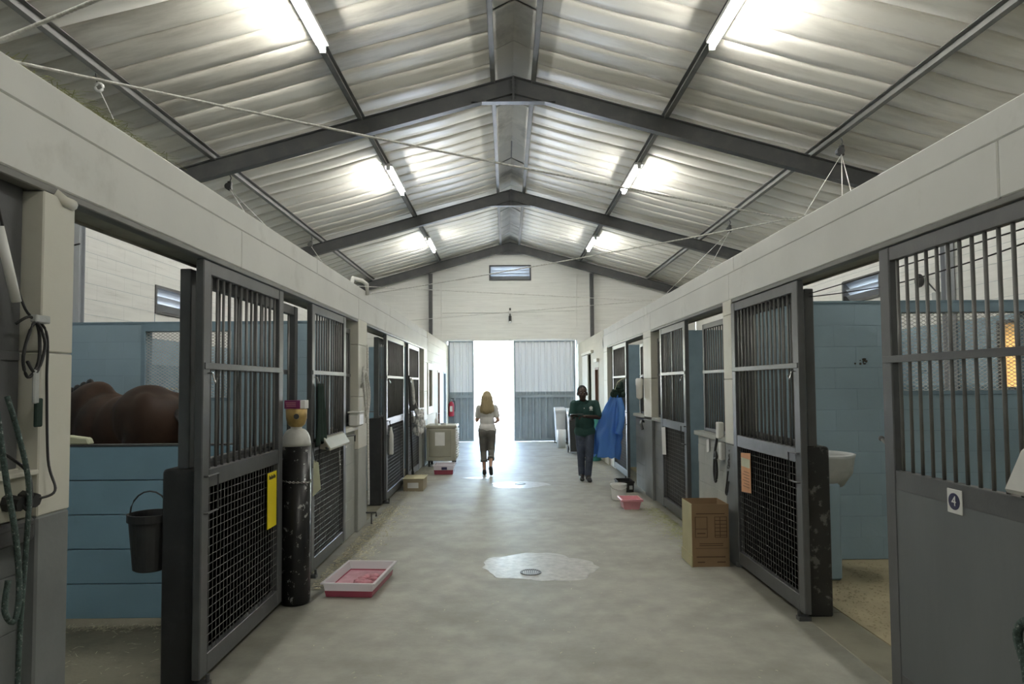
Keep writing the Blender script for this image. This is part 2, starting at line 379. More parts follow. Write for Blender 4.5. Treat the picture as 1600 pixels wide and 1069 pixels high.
# roof: lining sheets laid from ridge to eaves, one piece each
ceil = part('ceiling', MB().prism([(OL - .4, rz(OL - .4) + .2), (RX, rz(RX) + .2), (OR + .4, rz(OR + .4) + .2), (OR + .4, rz(OR + .4) + .23), (RX, rz(RX) + .24), (OL - .4, rz(OL - .4) + .23)], 'Y', YN - .3, YE + .5), M['roof_top'], None, kind='structure')
SW = .42
def sheet_mesh(side, seed, mk='roof'):
    rr = random.Random(seed); m = MB(); nx, ny = 22, 5; VV = (0, .025, .3, .7, .975, 1); x_in, x_out = RX + side * .30, (OR if side > 0 else OL)
    A = [rr.uniform(.004, .016) for _ in range(4)]; ph = rr.uniform(-.6, .6)
    vs = []
    for i in range(nx + 1):
        t = i / nx; x = x_in + (x_out - x_in) * t; d = abs(x - RX)
        seg = [.32, 2.22, 4.3, 5.9]; sag = 0
        for q in range(3):
            if seg[q] <= d <= seg[q + 1]:
                u = (d - seg[q]) / (seg[q + 1] - seg[q]); sag = -A[q] * math.sin(math.pi * u) * (1 + .7 * math.sin(5 * u + ph))
        for j in range(ny + 1):
            v = VV[j]; yy = (v - .5) * (SW - .009)
            up = .03 if j in (0, ny) else 0
            vs.append((x, yy, rz(x) + .12 + sag + up - .003 * math.sin(math.pi * v) * (1 + rr.uniform(-.2, .2))))
    fs = [(i * (ny + 1) + j, (i + 1) * (ny + 1) + j, (i + 1) * (ny + 1) + j + 1, i * (ny + 1) + j + 1) for i in range(nx) for j in range(ny)]
    m.add(vs, fs); me = m.mesh('roof_sheet', M[mk], smooth=True)
    for k, p in enumerate(me.polygons):
        ys = [me.vertices[i].co.y for i in p.vertices]; p.use_smooth = max(ys) - min(ys) > .03
    return me
for side in (-1, 1):
    var = [sheet_mesh(side, 10 * side + k) for k in range(6)]
    dark_var = [sheet_mesh(side, 90 + k, 'roof_dark') for k in range(3)]
    yy = YE; i = 0
    while yy > -1.5:
        o = bpy.data.objects.new('roof_sheet', dark_var[rnd.randrange(3)] if side < 0 and yy < 8.6 and rnd.random() < .8 else var[rnd.randrange(6)]); COL.objects.link(o); o.parent = ceil; o.location = (0, yy - SW / 2, rnd.uniform(-.003, .003)); yy -= SW
yy = YE
while yy > -1:
    L = .93
    m = MB().prism([(RX - .3, rz(RX - .3) + .13), (RX, rz(RX) + .20), (RX + .3, rz(RX + .3) + .13), (RX + .3, rz(RX + .3) + .145), (RX, rz(RX) + .215), (RX - .3, rz(RX - .3) + .145)], 'Y', -L / 2 + .008, L / 2 - .008)
    if 'rc' not in CACHE: CACHE['rc'] = m.mesh('ridge_sheet', M['ridge'])
    o = bpy.data.objects.new('ridge_sheet', CACHE['rc']); COL.objects.link(o); o.parent = ceil; o.location = (0, yy - L / 2, rnd.uniform(-.02, .004)); yy -= L

# outer walls, blue to 2.56 m and white above
def paint_outer(z): return (M['blue'], M['mortar_blue']) if z < 2.55 else (M['white_block'], M['mortar_white'])
VL = (10.78, 12.25, 2.97, 3.44); VR = (10.45, 11.65, 3.12, 3.53); AM = (7.2, 8.0, 1.66, 2.5)
wl_ = block_wall('wall_left', 'Y', YN, YE, 0, 4.72, OL - .2, OL, paint_outer, [VL], show=lambda p, q, r_, s_: 6.2 < p < 14.2 and r_ > 2.1)
wr_ = block_wall('wall_right', 'Y', YN, YE, 0, 4.72, OR, OR + .2, paint_outer, [VR, AM], show=lambda p, q, r_, s_: 6.8 < p < 14.5 and r_ > 1.6)
# the white band above the blue on the walls' plain cores
part('painted_band', MB().box(OL - .195, OL - .002, YN, 6.1, 2.56, 4.72), M['white_block'], wl_)
part('painted_band', MB().box(OL - .195, OL - .002, 14.3, YE, 2.56, 4.72), M['white_block'], wl_)
part('painted_band', MB().box(OR + .002, OR + .195, YN, 6.7, 2.56, 4.72), M['white_block'], wr_)
part('painted_band', MB().box(OR + .002, OR + .195, 14.6, YE, 2.56, 4.72), M['white_block'], wr_)
DO = (-1.86, 2.16, -.1, 3.16); VG = (-.54, .78, 5.03, 5.52)
we = block_wall('wall_end', 'X', OL, OR, 0, 6.35, YE, YE + .2, lambda z: (M['white_block'], M['mortar_white']), [DO, VG],
                show=lambda p, q, r_, s_: (r_ > 2.9 and -5 < p < 5.2), top=lambda x: rz(x) + .19, z_base=.03)
part('wall_rear', MB().prism([(OL, 0), (OR, 0), (OR, rz(OR) + .1), (RX, rz(RX) + .1), (OL, rz(OL) + .1)], 'Y', YN - .2, YN), M['white_block'], None, kind='structure')

def vent(n, axis, a0, a1, z0, z1, d0, d1, label, slats=4):
    f = MB(); t = .045
    def bx(m, p, q, r_, s_, e0, e1):
        if axis == 'X': m.box(p, q, e0, e1, r_, s_)
        else: m.box(e0, e1, p, q, r_, s_)
    o = thing('window_%d' % n, label, None, ((a0 + a1) / 2, d0, z0) if axis == 'X' else (d0, (a0 + a1) / 2, z0), kind='structure')
    for r_ in rects(a0, a1, z0, z1, [(a0 + t, a1 - t, z0 + t, z1 - t)]): bx(f, *r_, d0 - (.02 if d0 < d1 else -.02), d1)
    part('frame', f, M['steel'], o, .004)
    s = (z1 - z0 - 2 * t) / slats; dd = d1 - d0; sg = 1 if dd > 0 else -1
    for k in range(slats):
        zc = z0 + t + s * (k + .5); c = d0 + sg * .08; h = s * .42
        h = s * .5; pts = [(c - sg * .045, zc + h), (c + sg * .045, zc - h), (c + sg * .045, zc - h + .006), (c - sg * .045, zc + h + .006)]
        m = MB().prism([(p, q) for p, q in pts], 'Y' if axis == 'Y' else 'X', a0 + t, a1 - t)
        if axis == 'Y': pass
        part('slat', m, M['louvre'], o)
    return o
vent(1, 'X', VG[0], VG[1], VG[2], VG[3], YE, YE + .2, 'louvred vent high in the end wall under the ridge')
vent(2, 'Y', VL[0], VL[1], VL[2], VL[3], OL, OL - .2, 'louvred vent in the left outer wall', 3)
vent(3, 'Y', VR[0], VR[1], VR[2], VR[3], OR, OR + .2, 'louvred vent in the right outer wall', 3)
o = thing('window_4', 'amber sheet window in the right outer wall behind the mesh', None, (OR, 7.65, AM[2]), kind='structure')
f = MB()
for r_ in rects(AM[0], AM[1], AM[2], AM[3], [(AM[0] + .04, AM[1] - .04, AM[2] + .04, AM[3] - .04)]): f.box(OR - .01, OR + .2, r_[0], r_[1], r_[2], r_[3])
part('frame', f, M['steel'], o)
part('pane', MB().box(OR + .012, OR + .018, AM[0] + .04, AM[1] - .04, AM[2] + .04, AM[3] - .04), M['amber'], o)

# ------------------------------------------------------------------ roof steel
def truss(y, label):
    t = thing('roof_truss', label, 'roof truss', (RX, y, 5), 'steel roof trusses')
    for s in (-1, 1):
        xe = OL + .02 if s < 0 else OR - .02
        def sl(dz0, dz1, h):
            return MB().prism([(RX, rz(RX) + dz0), (xe, rz(xe) + dz0), (xe, rz(xe) + dz1), (RX, rz(RX) + dz1)], 'Y', y - h, y + h)
        rf = part('rafter', sl(-.24, 0, .006), M['steel'], t)
        part('flange', sl(-.012, 0, .06), M['steel'], rf); part('flange', sl(-.252, -.24, .06), M['steel'], rf)
    zb = rz(RX) - .365
    part('haunch_plate', MB().prism([(RX - .58, zb), (RX + .58, zb), (RX + .36, zb + .08), (RX, rz(RX) - .25), (RX - .36, zb + .08)], 'Y', y - .008, y + .008), M['steel'], t)
    part('haunch_flange', MB().box(RX - .6, RX + .6, y - .06, y + .06, zb - .012, zb), M['steel'], t)
    part('splice_plate', MB().box(RX - .014, RX + .014, y - .065, y + .065, zb, rz(RX) - .005), M['steel'], t)
    b = MB()
    for k in range(5):
        for yy in (-.04, .04): b.tube([(RX - .03, y + yy, zb + .05 + k * .065), (RX + .03, y + yy, zb + .05 + k * .065)], .011, 6)
    part('bolt', b, M['steel'], t, kind='stuff')
truss(9.4, 'grey steel roof truss nearest the camera'); truss(14.95, 'grey steel roof truss midway along the barn'); truss(20.55, 'grey steel roof truss set against the white end wall')
truss(3.85, 'grey steel roof truss above and in front of the frame')
PX = [(-4.3, 'outer purlin over the left stalls'), (-2.22, 'light carrying purlin left of the ridge'), (-.32, 'ridge purlin on the left side of the ridge'), (.32, 'ridge purlin on the right side of the ridge'), (2.22, 'light carrying purlin right of the ridge'), (4.3, 'outer purlin over the right stalls')]
for dx, lb in PX:
    x = RX + dx; s = 1 if dx > 0 else -1; z = rz(x)
    p = thing('purlin', 'long grey steel ' + lb, 'purlin', (x, 9, z), 'steel purlins')
    part('web', MB().box(x - .004, x + .004, YN, YE, z, z + .115), M['purlin'], p)
    part('lower_flange', MB().box(x - (.06 if s > 0 else 0), x + (0 if s > 0 else .06), YN, YE, z, z + .008), M['purlin'], p)
    part('upper_flange', MB().box(x - (.06 if s > 0 else 0), x + (0 if s > 0 else .06), YN, YE, z + .107, z + .115), M['purlin'], p)
    part('lip', MB().box(x - s * .06 - .003, x - s * .06 + .003, YN, YE, z, z + .025), M['purlin'], p)
def lamp(x, y0, y1, label):
    z = rz(x) - .005
    t = thing('fluorescent_light', label, 'light', (x, (y0 + y1) / 2, z), 'fluorescent tubes under the roof')
    part('batten', MB().box(x - .07, x + .07, y0, y1, z - .045, z), M['fitting'], t, .004)
    part('end_cap', MB().box(x - .034, x + .034, y0 - .03, y0, z - .12, z), M['fitting'], t, .004); part('end_cap', MB().box(x - .034, x + .034, y1, y1 + .03, z - .12, z), M['fitting'], t, .004)
    part('tube', MB().tube([(x, y0, z - .086), (x, y1, z - .086)], .03, 10), M['tube'], t, smooth=True)
for i, (nm, y0) in enumerate((('nearest', 5.75), ('middle', 11.35), ('farthest', 17.0))):
    lamp(RX - 2.14, y0, y0 + 1.5, nm + ' lit tube on the left roof slope'); lamp(RX + 2.18, y0 - .05, y0 + 1.45, nm + ' lit tube on the right roof slope')
lamp(RX - 2.14, .2, 1.7, 'lit tube above the camera on the left'); lamp(RX + 2.18, .2, 1.7, 'lit tube above the camera on the right')

for s, x in ((-1, -2.37), (1, 2.67)):
    t = thing('wall_post', 'slim grey steel post on the end wall, %s of the door' % ('left' if s < 0 else 'right'), 'post', (x, YE - .07, 0), 'end wall posts')
    part('web', MB().box(x - .05, x + .05, YE - .075, YE - .068, .0, rz(x) - .25), M['steel'], t); part('flange', MB().box(x - .055, x - .045, YE - .14, YE - .002, 0, rz(x) - .25), M['steel'], t); part('flange', MB().box(x + .045, x + .055, YE - .14, YE - .002, 0, rz(x) - .25), M['steel'], t)
for s, x in ((-1, OL + .07), (1, OR - .07)):
    t = thing('steel_column', 'grey steel column against the %s outer wall' % ('left' if s < 0 else 'right'), 'column', (x, 8.75, 0), 'outer wall columns')
    part('web', MB().box(x - .006, x + .006, 8.7, 8.8, 0, rz(x) - .26), M['louvre'], t); part('flange', MB().box(x - .06, x + .045, 8.69, 8.702, 0, rz(x) - .26), M['louvre'], t); part('flange', MB().box(x - .06, x + .045, 8.8, 8.812, 0, rz(x) - .26), M['louvre'], t)

# ------------------------------------------------------------------ white beams over the stall fronts
def beam(side):
    f = XL if side < 0 else XR; b = f + side * .23; yl = 15.4 if side < 0 else 15.25
    lab = 'long white beam of painted boards over the %s stalls' % ('left' if side < 0 else 'right')
    t = thing('lintel_beam', lab, 'beam', (f, 7, 2.6), 'white beams over the stalls')
    joints = [-2.7, .94, 4.56, 8.18, 11.8, yl] if side < 0 else [-2.7, 2.92, 6.54, 10.16, 13.2, yl]
    top_j = [-2.7, 2.3, 6.4, 10.4, yl]
    for a, c in zip(joints, joints[1:]): piece('lower_board', (.23, c - a - .006, .262), ((f + b) / 2, (a + c) / 2, 2.722), M['white'], t, .006)
    for a, c in zip(top_j, top_j[1:]): piece('upper_board', (.224, c - a - .006, .148), ((f + b) / 2 + side * .002, (a + c) / 2, 2.930), M['white'], t, .008)
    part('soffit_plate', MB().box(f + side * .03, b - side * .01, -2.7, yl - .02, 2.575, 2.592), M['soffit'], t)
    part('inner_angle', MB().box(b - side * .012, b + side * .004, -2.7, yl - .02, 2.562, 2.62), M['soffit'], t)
    part('door_track', MB().box(f + side * .005, f + side * .07, -2.7, yl - .05, 2.56, 2.593), M['track'], t, .004)
beam(-1); beam(1)

# ------------------------------------------------------------------ stall fronts
def X2(side, a, b):
    f = XL if side < 0 else XR
    return tuple(sorted((f + side * a, f + side * b)))
def bars(parent, x, y0, y1, z0, z1, n, mt=None, r=.0095):
    for k in range(n): rod('bar', r, z0, z1, x, y0 + (y1 - y0) * (k + .5) / n, mt or M['bar'], parent)
def weave(x, y0, y1, z0, z1, pitch, r=.0022):
    m = MB(); ny = max(2, int((y1 - y0) / pitch)); nz = max(2, int((z1 - z0) / pitch))
    for k in range(ny + 1): yy = y0 + (y1 - y0) * k / ny; m.tube([(x, yy, z0), (x, yy, z1)], r, 4)
    for k in range(nz + 1): zz = z0 + (z1 - z0) * k / nz; m.tube([(x + 2.2 * r, y0, zz), (x + 2.2 * r, y1, zz)], r, 4)
    return m
def gate(side, y0, y1, label, n, lower='mesh', mid=False, z0=.05, worn=False, group='barred stall gates', pitch=.052):
    """sliding stall gate: tube frame, upright bars above, woven wire or sheet below"""
    f = XL if side < 0 else XR; xa, xb = X2(side, 0, .05); xc = (xa + xb) / 2; sw = .10
    t = thing('stall_gate', label, 'gate', (xc, (y0 + y1) / 2, z0), group)
    part('stile', MB().box(xa, xb, y0, y0 + sw, z0, 2.55), M['frame'], t, .006); part('stile', MB().box(xa, xb, y1 - sw, y1, z0, 2.55), M['frame'], t, .006)
    part('top_rail', MB().box(xa + .004, xb - .004, y0 + sw, y1 - sw, 2.47, 2.55), M['frame'], t, .004)
    part('middle_board', MB().box(xa + .002, xb - .002, y0 + sw, y1 - sw, 1.165, 1.275), M['frame_worn'] if worn else M['frame'], t, .004)
    part('bottom_rail', MB().box(xa + .002, xb - .002, y0 + sw, y1 - sw, z0, z0 + .12), M['frame'], t, .004)
    xo = X2(side, -.006, .008); part('guard_bar', MB().box(xo[0], xo[1], y0 + .02, y1 - .02, 1.885, 1.925), M['frame'], t, .002)
    if mid:
        ym = (y0 + y1) / 2; part('muntin', MB().box(xa + .004, xb - .012, ym - .014, ym + .014, 1.275, 2.47), M['frame'], t, .003)
    bars(t, xc, y0 + sw, y1 - sw, 1.27, 2.475, n)
    if lower == 'mesh':
        part('backing_sheet', MB().box(f + side * .055, f + side * .058, y0 + .03, y1 - .03, z0 + .06, 1.24), M['backing'], t)
        part('wire_mesh', weave(f + side * .018, y0 + sw - .005, y1 - sw + .005, z0 + .115, 1.17, pitch), M['wire'], t, kind='stuff')
    else:
        part('sheet_panel', MB().box(f + side * .004, f + side * .034, y0 + sw - .002, y1 - sw + .002, z0 + .02, 1.2), M['panel'], t)
    yl = y0 + .12
    m = MB().tube([(f - side * .02, y0 + .03, 1.24), (f - side * .02, yl + .06, 1.24), (f - side * .02, yl + .06, 1.02), (f - side * .02, y0 + .03, 1.02)], .007, 6)
    m.tube([(f + side * .01, y0 + .03, 1.24), (f - side * .02, y0 + .03, 1.24)], .007, 6); m.tube([(f + side * .01, y0 + .03, 1.02), (f - side * .02, y0 + .03, 1.02)], .007, 6)
    part('latch_loop', m, M['steel'], t)
    part('hook', MB().tube([(f + side * .01, y0 + .06, 1.86), (f - side * .03, y0 + .06, 1.86), (f - side * .05, y0 + .06, 1.80), (f - side * .06, y0 + .06, 1.83)], .006, 6), M['chrome'], t)
    part('floor_guide', MB().box(f - side * .04, f + side * .05, y0 + .01, y0 + .07, 0, .03).tube([(f - side * .03, y0 + .04, .03), (f - side * .03, y0 + .04, .075)], .012, 8), M['steel'], t)
    return t
def grille(side, y0, y1, z0, z1, label, n, rec=.10, guard=True, scr=False, group='fixed window grilles', th=.04, st=.06, near=True):
    """fixed barred window in the stall front"""
    xa, xb = X2(side, rec, rec + th); xc = (xa + xb) / 2
    t = thing('window_grille', label, 'grille', (xc, (y0 + y1) / 2, z0), group)
    part('stile', MB().box(xa, xb, y0, y0 + st, z0, z1), M['frame'], t, .004); part('stile', MB().box(xa, xb, y1 - st, y1, z0, z1), M['frame'], t, .004)
    part('top_rail', MB().box(xa, xb, y0 + st, y1 - st, z1 - .06, z1), M['frame'], t, .004); part('bottom_rail', MB().box(xa, xb, y0 + st, y1 - st, z0, z0 + .04), M['frame'], t, .004)
    if guard: part('guard_bar', MB().box(*X2(side, rec - .008, rec + .004), y0 + .01, y1 - .01, 1.885, 1.92), M['frame'], t, .002)
    bars(t, xc, y0 + st, y1 - st, z0 + .03, z1 - .05, n)
    if scr: part('wire_screen', weave(xc + side * .014, y0 + st, y1 - st, z0 + .03, z1 - .05, .02, .0016), M['wire'], t, kind='stuff')
    return t
def grey(z): return (M['grey_wall'], M['mortar_grey'])
def lgrey(z): return (M['light_grey_wall'], M['mortar_lgrey'])
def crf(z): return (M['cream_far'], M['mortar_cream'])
def crm(z): return (M['cream'], M['mortar_cream'])
def front(side, y0, y1, z1, paint, name='half_wall', d=(.045, .24), holes=(), show=None):
    a, b = X2(side, *d); return block_wall(name, 'Y', y0, y1, 0, z1, a, b, paint, holes, show)
def sill(side, y0, y1, z, mt, label):
    a, b = X2(side, .0, .25); return part('window_sill', MB().box(a, b, y0, y1, z, z + .05), mt, None, .006, kind='structure', label=label)
def pillar(side, y0, y1, label, low, zl=1.28, d=(0, .24)):
    a, b = X2(side, *d)
    t = thing('pillar', label, 'pillar', ((a + b) / 2, (y0 + y1) / 2, 0))
    part('lower_shaft', MB().box(a, b, y0, y1, 0, zl), low, t, .008)
    z = zl
    while z < 2.55:
        h = min(.64, 2.597 - z); piece('upper_block', (b - a, y1 - y0, h - .003), ((a + b) / 2, (y0 + y1) / 2, z + h / 2), M['cream'], t, .005); z += h
    return t
# --- left side
front(-1, -2.6, 2.61, 1.28, grey, d=(.07, .24), show=lambda p, q, r_, s_: q > 1.9)
grille(-1, 1.15, 2.6, 1.47, 2.57, 'dark grille window beside the socket box, at the left edge', 11, rec=.075, st=.13)
front(-1, 1.0, 2.61, 1.47, crm, name='cream_band', d=(.075, .235), holes=[(1.0, 2.61, 0, 1.28)])
pillar(-1, 2.61, 2.80, 'cream pillar with grey base beside the first left stall', M['grey_wall'])
def block_end(side, y0, y1, label, mt):
    a, b = X2(side, .055, .26); r_ = .03
    poly = [(a, 0), (b, 0)]
    for k in range(5): t_ = math.pi / 2 * k / 4; poly.append((b - r_ + r_ * math.cos(t_), 1.285 - r_ + r_ * math.sin(t_)))
    for k in range(5): t_ = math.pi / 2 + math.pi / 2 * k / 4; poly.append((a + r_ + r_ * math.cos(t_), 1.285 - r_ + r_ * math.sin(t_)))
    return solo('stub_wall', MB().prism(poly, 'Y', y0, y1), mt, label, 'wall', bevel=.01)
block_end(-1, 4.05, 6.1, 'dark stub wall behind the first left gate', M['dark_block'])
def fixed_bars(side, y0, y1, n, label, z0=1.285):
    a, b = X2(side, .10, .17); c = (a + b) / 2
    t = thing('fixed_bar_screen', label, 'bar screen', (c, (y0 + y1) / 2, z0), 'fixed bar screens on stub walls')
    part('post', MB().box(a, b, y0, y0 + .08, z0, 2.5), M['frame'], t, .005); part('post', MB().box(a, b, y1 - .08, y1, z0, 2.5), M['frame'], t, .005)
    part('top_rail', MB().box(a + .01, b - .01, y0 + .08, y1 - .08, 2.42, 2.5), M['frame'], t, .004); part('foot_rail', MB().box(a + .01, b - .01, y0 + .08, y1 - .08, z0, z0 + .03), M['frame'], t, .004)
    part('guard_bar', MB().box(a + .005, a + .02, y0 + .05, y1 - .05, 1.885, 1.925), M['frame'], t)
    bars(t, c, y0 + .08, y1 - .08, z0 + .02, 2.43, n)
fixed_bars(-1, 4.05, 6.12, 12, 'dark barred screen behind the first left gate')
gate(-1, 4.0, 5.43, 'dark barred sliding gate carrying the yellow sign', 13)
gate(-1, 6.23, 7.54, 'dark barred sliding gate just beyond the gas cylinder', 12, mid=True)
front(-1, 7.56, 8.17, 1.24, lgrey); sill(-1, 7.55, 8.17, 1.24, M['cream'], 'cream sill of the left window by the hose pillar')
grille(-1, 7.58, 8.17, 1.29, 2.47, 'dark window grille by the pillar with the hose', 6, scr=True)
pillar(-1, 8.17, 8.66, 'cream pillar with a coiled hose, left side', M['light_grey_wall'], 1.0)
block_end(-1, 9.95, 12.1, 'dark stub wall behind the second left gate pair', M['dark_block'])
fixed_bars(-1, 9.95, 12.1, 12, 'dark barred screen behind the third left gate')
gate(-1, 10.07, 11.80, 'dark barred gate with a white bottle, beyond the hose pillar', 15, mid=False)
gate(-1, 12.29, 13.82, 'dark barred gate beside the hanging white fleece', 13)
front(-1, 13.85, 15.2, 1.24, lgrey); sill(-1, 13.85, 14.6, 1.24, M['cream'], 'cream sill beyond the last left gate')
grille(-1, 13.9, 14.55, 1.29, 2.47, 'dark window grille beside the last left gate', 6, scr=True)
pillar(-1, 14.6, 15.2, 'cream pillar under the far end of the left beam', M['light_grey_wall'], 1.0)
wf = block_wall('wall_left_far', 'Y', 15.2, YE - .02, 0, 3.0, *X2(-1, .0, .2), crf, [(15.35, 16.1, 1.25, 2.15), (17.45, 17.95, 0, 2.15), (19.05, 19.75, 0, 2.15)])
o = thing('window_5', 'cream framed window in the far left wall', None, (XL, 15.7, 1.25), kind='structure')
f = MB()
for r_ in rects(15.2, 16.25, 1.1, 2.28, [(15.38, 16.07, 1.27, 2.13)]): f.box(XL - .02, XL + .02, *r_[:2], *r_[2:])
part('frame', f, M['cream'], o, .005); part('pane', MB().box(XL - .12, XL - .11, 15.35, 16.1, 1.25, 2.15), M['darkroom'], o)
def doorway(n, side, y0, y1, z1, leaf, label, ang=0):
    a, b = X2(side, .06, .1); f = XL if side < 0 else XR
    o = thing('door_%d' % n, label, None, (f, (y0 + y1) / 2, 0), kind='structure')
    fr = MB(); p, q = X2(side, -.01, .2)
    for r_ in rects(y0, y1, 0, z1, [(y0 + .05, y1 - .05, -1, z1 - .05)]): fr.box(p, q, *r_)
    part('frame', fr, leaf, o); part('leaf', MB().box(a, b, y0 + .05, y1 - .05, .01, z1 - .05), leaf, o, .004)
    part('handle', MB().tube([(f - side * .0, y0 + .1, 1.02), (f - side * .03, y0 + .1, 1.02), (f - side * .03, y0 + .2, 1.02)], .01, 6), M['chrome'], o)
doorway(3, -1, 17.45, 17.95, 2.15, M['wood'], 'narrow dark door in the far left wall')
doorway(4, -1, 19.05, 19.75, 2.15, M['dgrey'], 'blue grey door at the far end of the left wall')
# --- right side
gate(1, 2.3, 3.89, 'grey solid fronted stall gate bearing the number plate', 16, lower='sheet', z0=.02)
block_end(1, 5.1, 6.45, 'scuffed black stub wall behind the gate with the orange notice', M['black_block'])
fixed_bars(1, 5.1, 6.45, 7, 'dark barred screen above the scuffed black stub wall')
gate(1, 5.0, 6.5, 'dark barred sliding gate carrying the orange notice', 15, worn=True)
pillar(1, 6.48, 6.74, 'slim cream pillar beside the tall carton', M['grey_wall'], 1.17)
front(1, 6.74, 7.86, 1.17, lgrey); sill(1, 6.74, 7.88, 1.17, M['light_grey_wall'], 'pale grey sill above the tall carton')
grille(1, 6.76, 7.80, 1.22, 2.46, 'barred window above the tall carton', 11)
gate(1, 8.2, 9.56, 'dark barred gate with a white notice, right side', 12, mid=True)
front(1, 9.6, 11.66, 1.21, grey)
sill(1, 9.6, 11.66, 1.21, M['light_grey_wall'], 'pale grey sill under the hanging bottle')
grille(1, 9.64, 10.14, 1.26, 2.46, 'narrow screened window nearer than the far right pillar', 5, scr=True)
pillar(1, 10.16, 10.72, 'cream pillar between the two screened right windows', M['grey_wall'], 1.21)
grille(1, 10.75, 11.5, 1.26, 2.46, 'screened window behind the hanging bottle', 7, scr=True)
gate(1, 12.28, 13.84, 'dark barred gate behind the blue plastic gown', 13, mid=False)
front(1, 13.9, 15.1, 1.24, crm); grille(1, 13.92, 14.6, 1.29, 2.47, 'dark window grille past the blue gown', 6, scr=True)
pillar(1, 14.6, 15.1, 'cream pillar under the far end of the right beam', M['cream'], 1.2)
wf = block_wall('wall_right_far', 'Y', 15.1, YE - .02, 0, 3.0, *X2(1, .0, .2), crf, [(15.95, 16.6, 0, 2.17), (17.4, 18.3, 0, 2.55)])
doorway(5, 1, 15.95, 16.6, 2.17, M['wood'], 'red brown door behind the man')
o = thing('door_6', 'cream sliding door on a rail in the far right wall', None, (XR, 18.3, 0), kind='structure')
part('leaf', MB().box(XR - .05, XR - .015, 17.75, 19.0, .02, 2.55), M['cream'], o, .005); part('rail', MB().box(XR - .07, XR + .0, 16.9, 19.1, 2.56, 2.63), M['cream'], o, .005)
part('opening', MB().box(XR + .12, XR + .13, 17.4, 18.3, 0, 2.55), M['darkroom'], o)
part('lamp_box', MB().box(XR - .06, XR, 15.9, 16.45, 2.3, 2.38), M['cream'], o)

# ------------------------------------------------------------------ stall partitions
def bl(z): return (M['blue'], M['mortar_blue'])
def expanded(x0, x1, z0, z1, y):
    m = MB(); pw, ph = .06, .019; r_ = .0036; nx = int((x1 - x0) / pw); nz = int((z1 - z0) / ph)
    for j in range(nz + 1):
        z = z0 + (z1 - z0) * j / nz; a = (z1 - z0) / nz / 2; pts = []
        for i in range(2 * nx + 1):
            x = x0 + (x1 - x0) * i / (2 * nx); pts.append((x, y, min(z1, max(z0, z + (a if i % 2 else -a) * (1 if j % 2 == 0 else -1)))))
        m.tube(pts, r_, 4)
    return m
def partition(side, y, win=None, z1=2.58, show=None):
    a, b = sorted((XL - .24 if side < 0 else XR + .24, OL if side < 0 else OR))
    o = block_wall('partition_wall', 'X', a + (.002 if side < 0 else 0), b, 0, z1, y, y + .15, bl, [win] if win else [], show)
    cap = part('coping', MB().box(a, b, y - .005, y + .155, z1, z1 + .02), M['mortar_blue'], o)
    if win:
        t = thing('mesh_window', 'expanded metal mesh window in the blue %s partition' % ('left' if side < 0 else 'right'), 'mesh window', ((win[0] + win[1]) / 2, y, win[2]))
        f = MB()
        for r_ in rects(win[0], win[1], win[2], win[3], [(win[0] + .05, win[1] - .05, win[2] + .04, win[3] - .09)]): f.box(r_[0], r_[1], y - .01, y + .16, r_[2], r_[3])
        part('frame', f, M['mortar_blue'], t); part('expanded_mesh', expanded(win[0] + .05, win[1] - .05, win[2] + .04, win[3] - .09, y + .02), M['galv'], t, kind='stuff')
    return o
partition(-1, 2.62, show=lambda *a: False)
partition(-1, 8.4, (-4.6, -3.42, 1.60, 2.57))
partition(-1, 14.3, show=lambda *a: False)
partition(1, 6.72, (3.96, 5.34, 1.64, 2.57))
partition(1, 10.35, show=lambda *a: False)
partition(1, 14.2, show=lambda *a: False)
def plank_wall(y, label):
    t = thing('plank_partition', label, 'plank partition', (-3.9, y, 0), 'low plank partitions')
    for k in range(5): piece('plank', (-XL * -1 - OL - .27, .045, .249), ((OL + XL - .26) / 2 + .005, y, .06 + .2555 * k + .127), M['plank'], t, .004)
    part('backing', MB().box(OL + .01, XL - .28, y + .021, y + .03, .05, 1.33), M['plankgap'], t)
    part('capping', MB().box(OL + .01, XL - .27, y - .028, y + .04, 1.337, 1.35), M['steel'], t)
plank_wall(5.07, 'low blue plank partition in front of the brown horse')
plank_wall(11.0, 'low blue plank partition farther back behind the second horse stall')
# shavings along the foot of the planks
def scatter(name, label, n, fn, mt, L=(.02, .07), seed=1, w=.003):
    q = random.Random(seed); m = MB()
    for _ in range(n):
        x, y_, z_ = fn(q); a = q.uniform(0, math.pi); l = q.uniform(*L) / 2; t = q.uniform(-.25, .25); d = Vector((math.cos(a), math.sin(a), t * .6)); s_ = Vector((-math.sin(a), math.cos(a), 0)) * w
        c = Vector((x, y_, z_ + l * abs(t * .6) + .003)); up = Vector((0, 0, w))
        m.add([c - d * l - s_, c - d * l + s_, c + d * l + s_, c + d * l - s_, c + up], [(0, 1, 2, 3), (0, 4, 1), (1, 4, 2), (2, 4, 3), (3, 4, 0)])
    return solo(name, m, mt, label, 'straw', kind='stuff')
scatter('straw', 'pale shavings along the foot of the plank partition', 500, lambda q: (q.uniform(-4.3, -2.05), 5.03 - abs(q.gauss(0, .045)), -.004 + max(0, q.gauss(.012, .01))), M['straw'], (.015, .05), 1)
scatter('straw', 'loose straw specks on the floor of the first left stall', 220, lambda q: (q.uniform(-3.6, -2.0), q.uniform(3.0, 5.0), -.002), M['straw'], (.008, .05), 2, .0022)
scatter('straw', 'straw litter beside the second left gate', 900, lambda q: (-1.76 + abs(q.gauss(0, .16)), q.uniform(5.9, 9.9), 0), M['straw'], (.02, .07), 3, .005)
scatter('straw', 'straw litter under the far left gates', 350, lambda q: (-1.76 + abs(q.gauss(0, .16)), q.uniform(9.9, 14.5), 0), M['straw'], (.015, .06), 4)
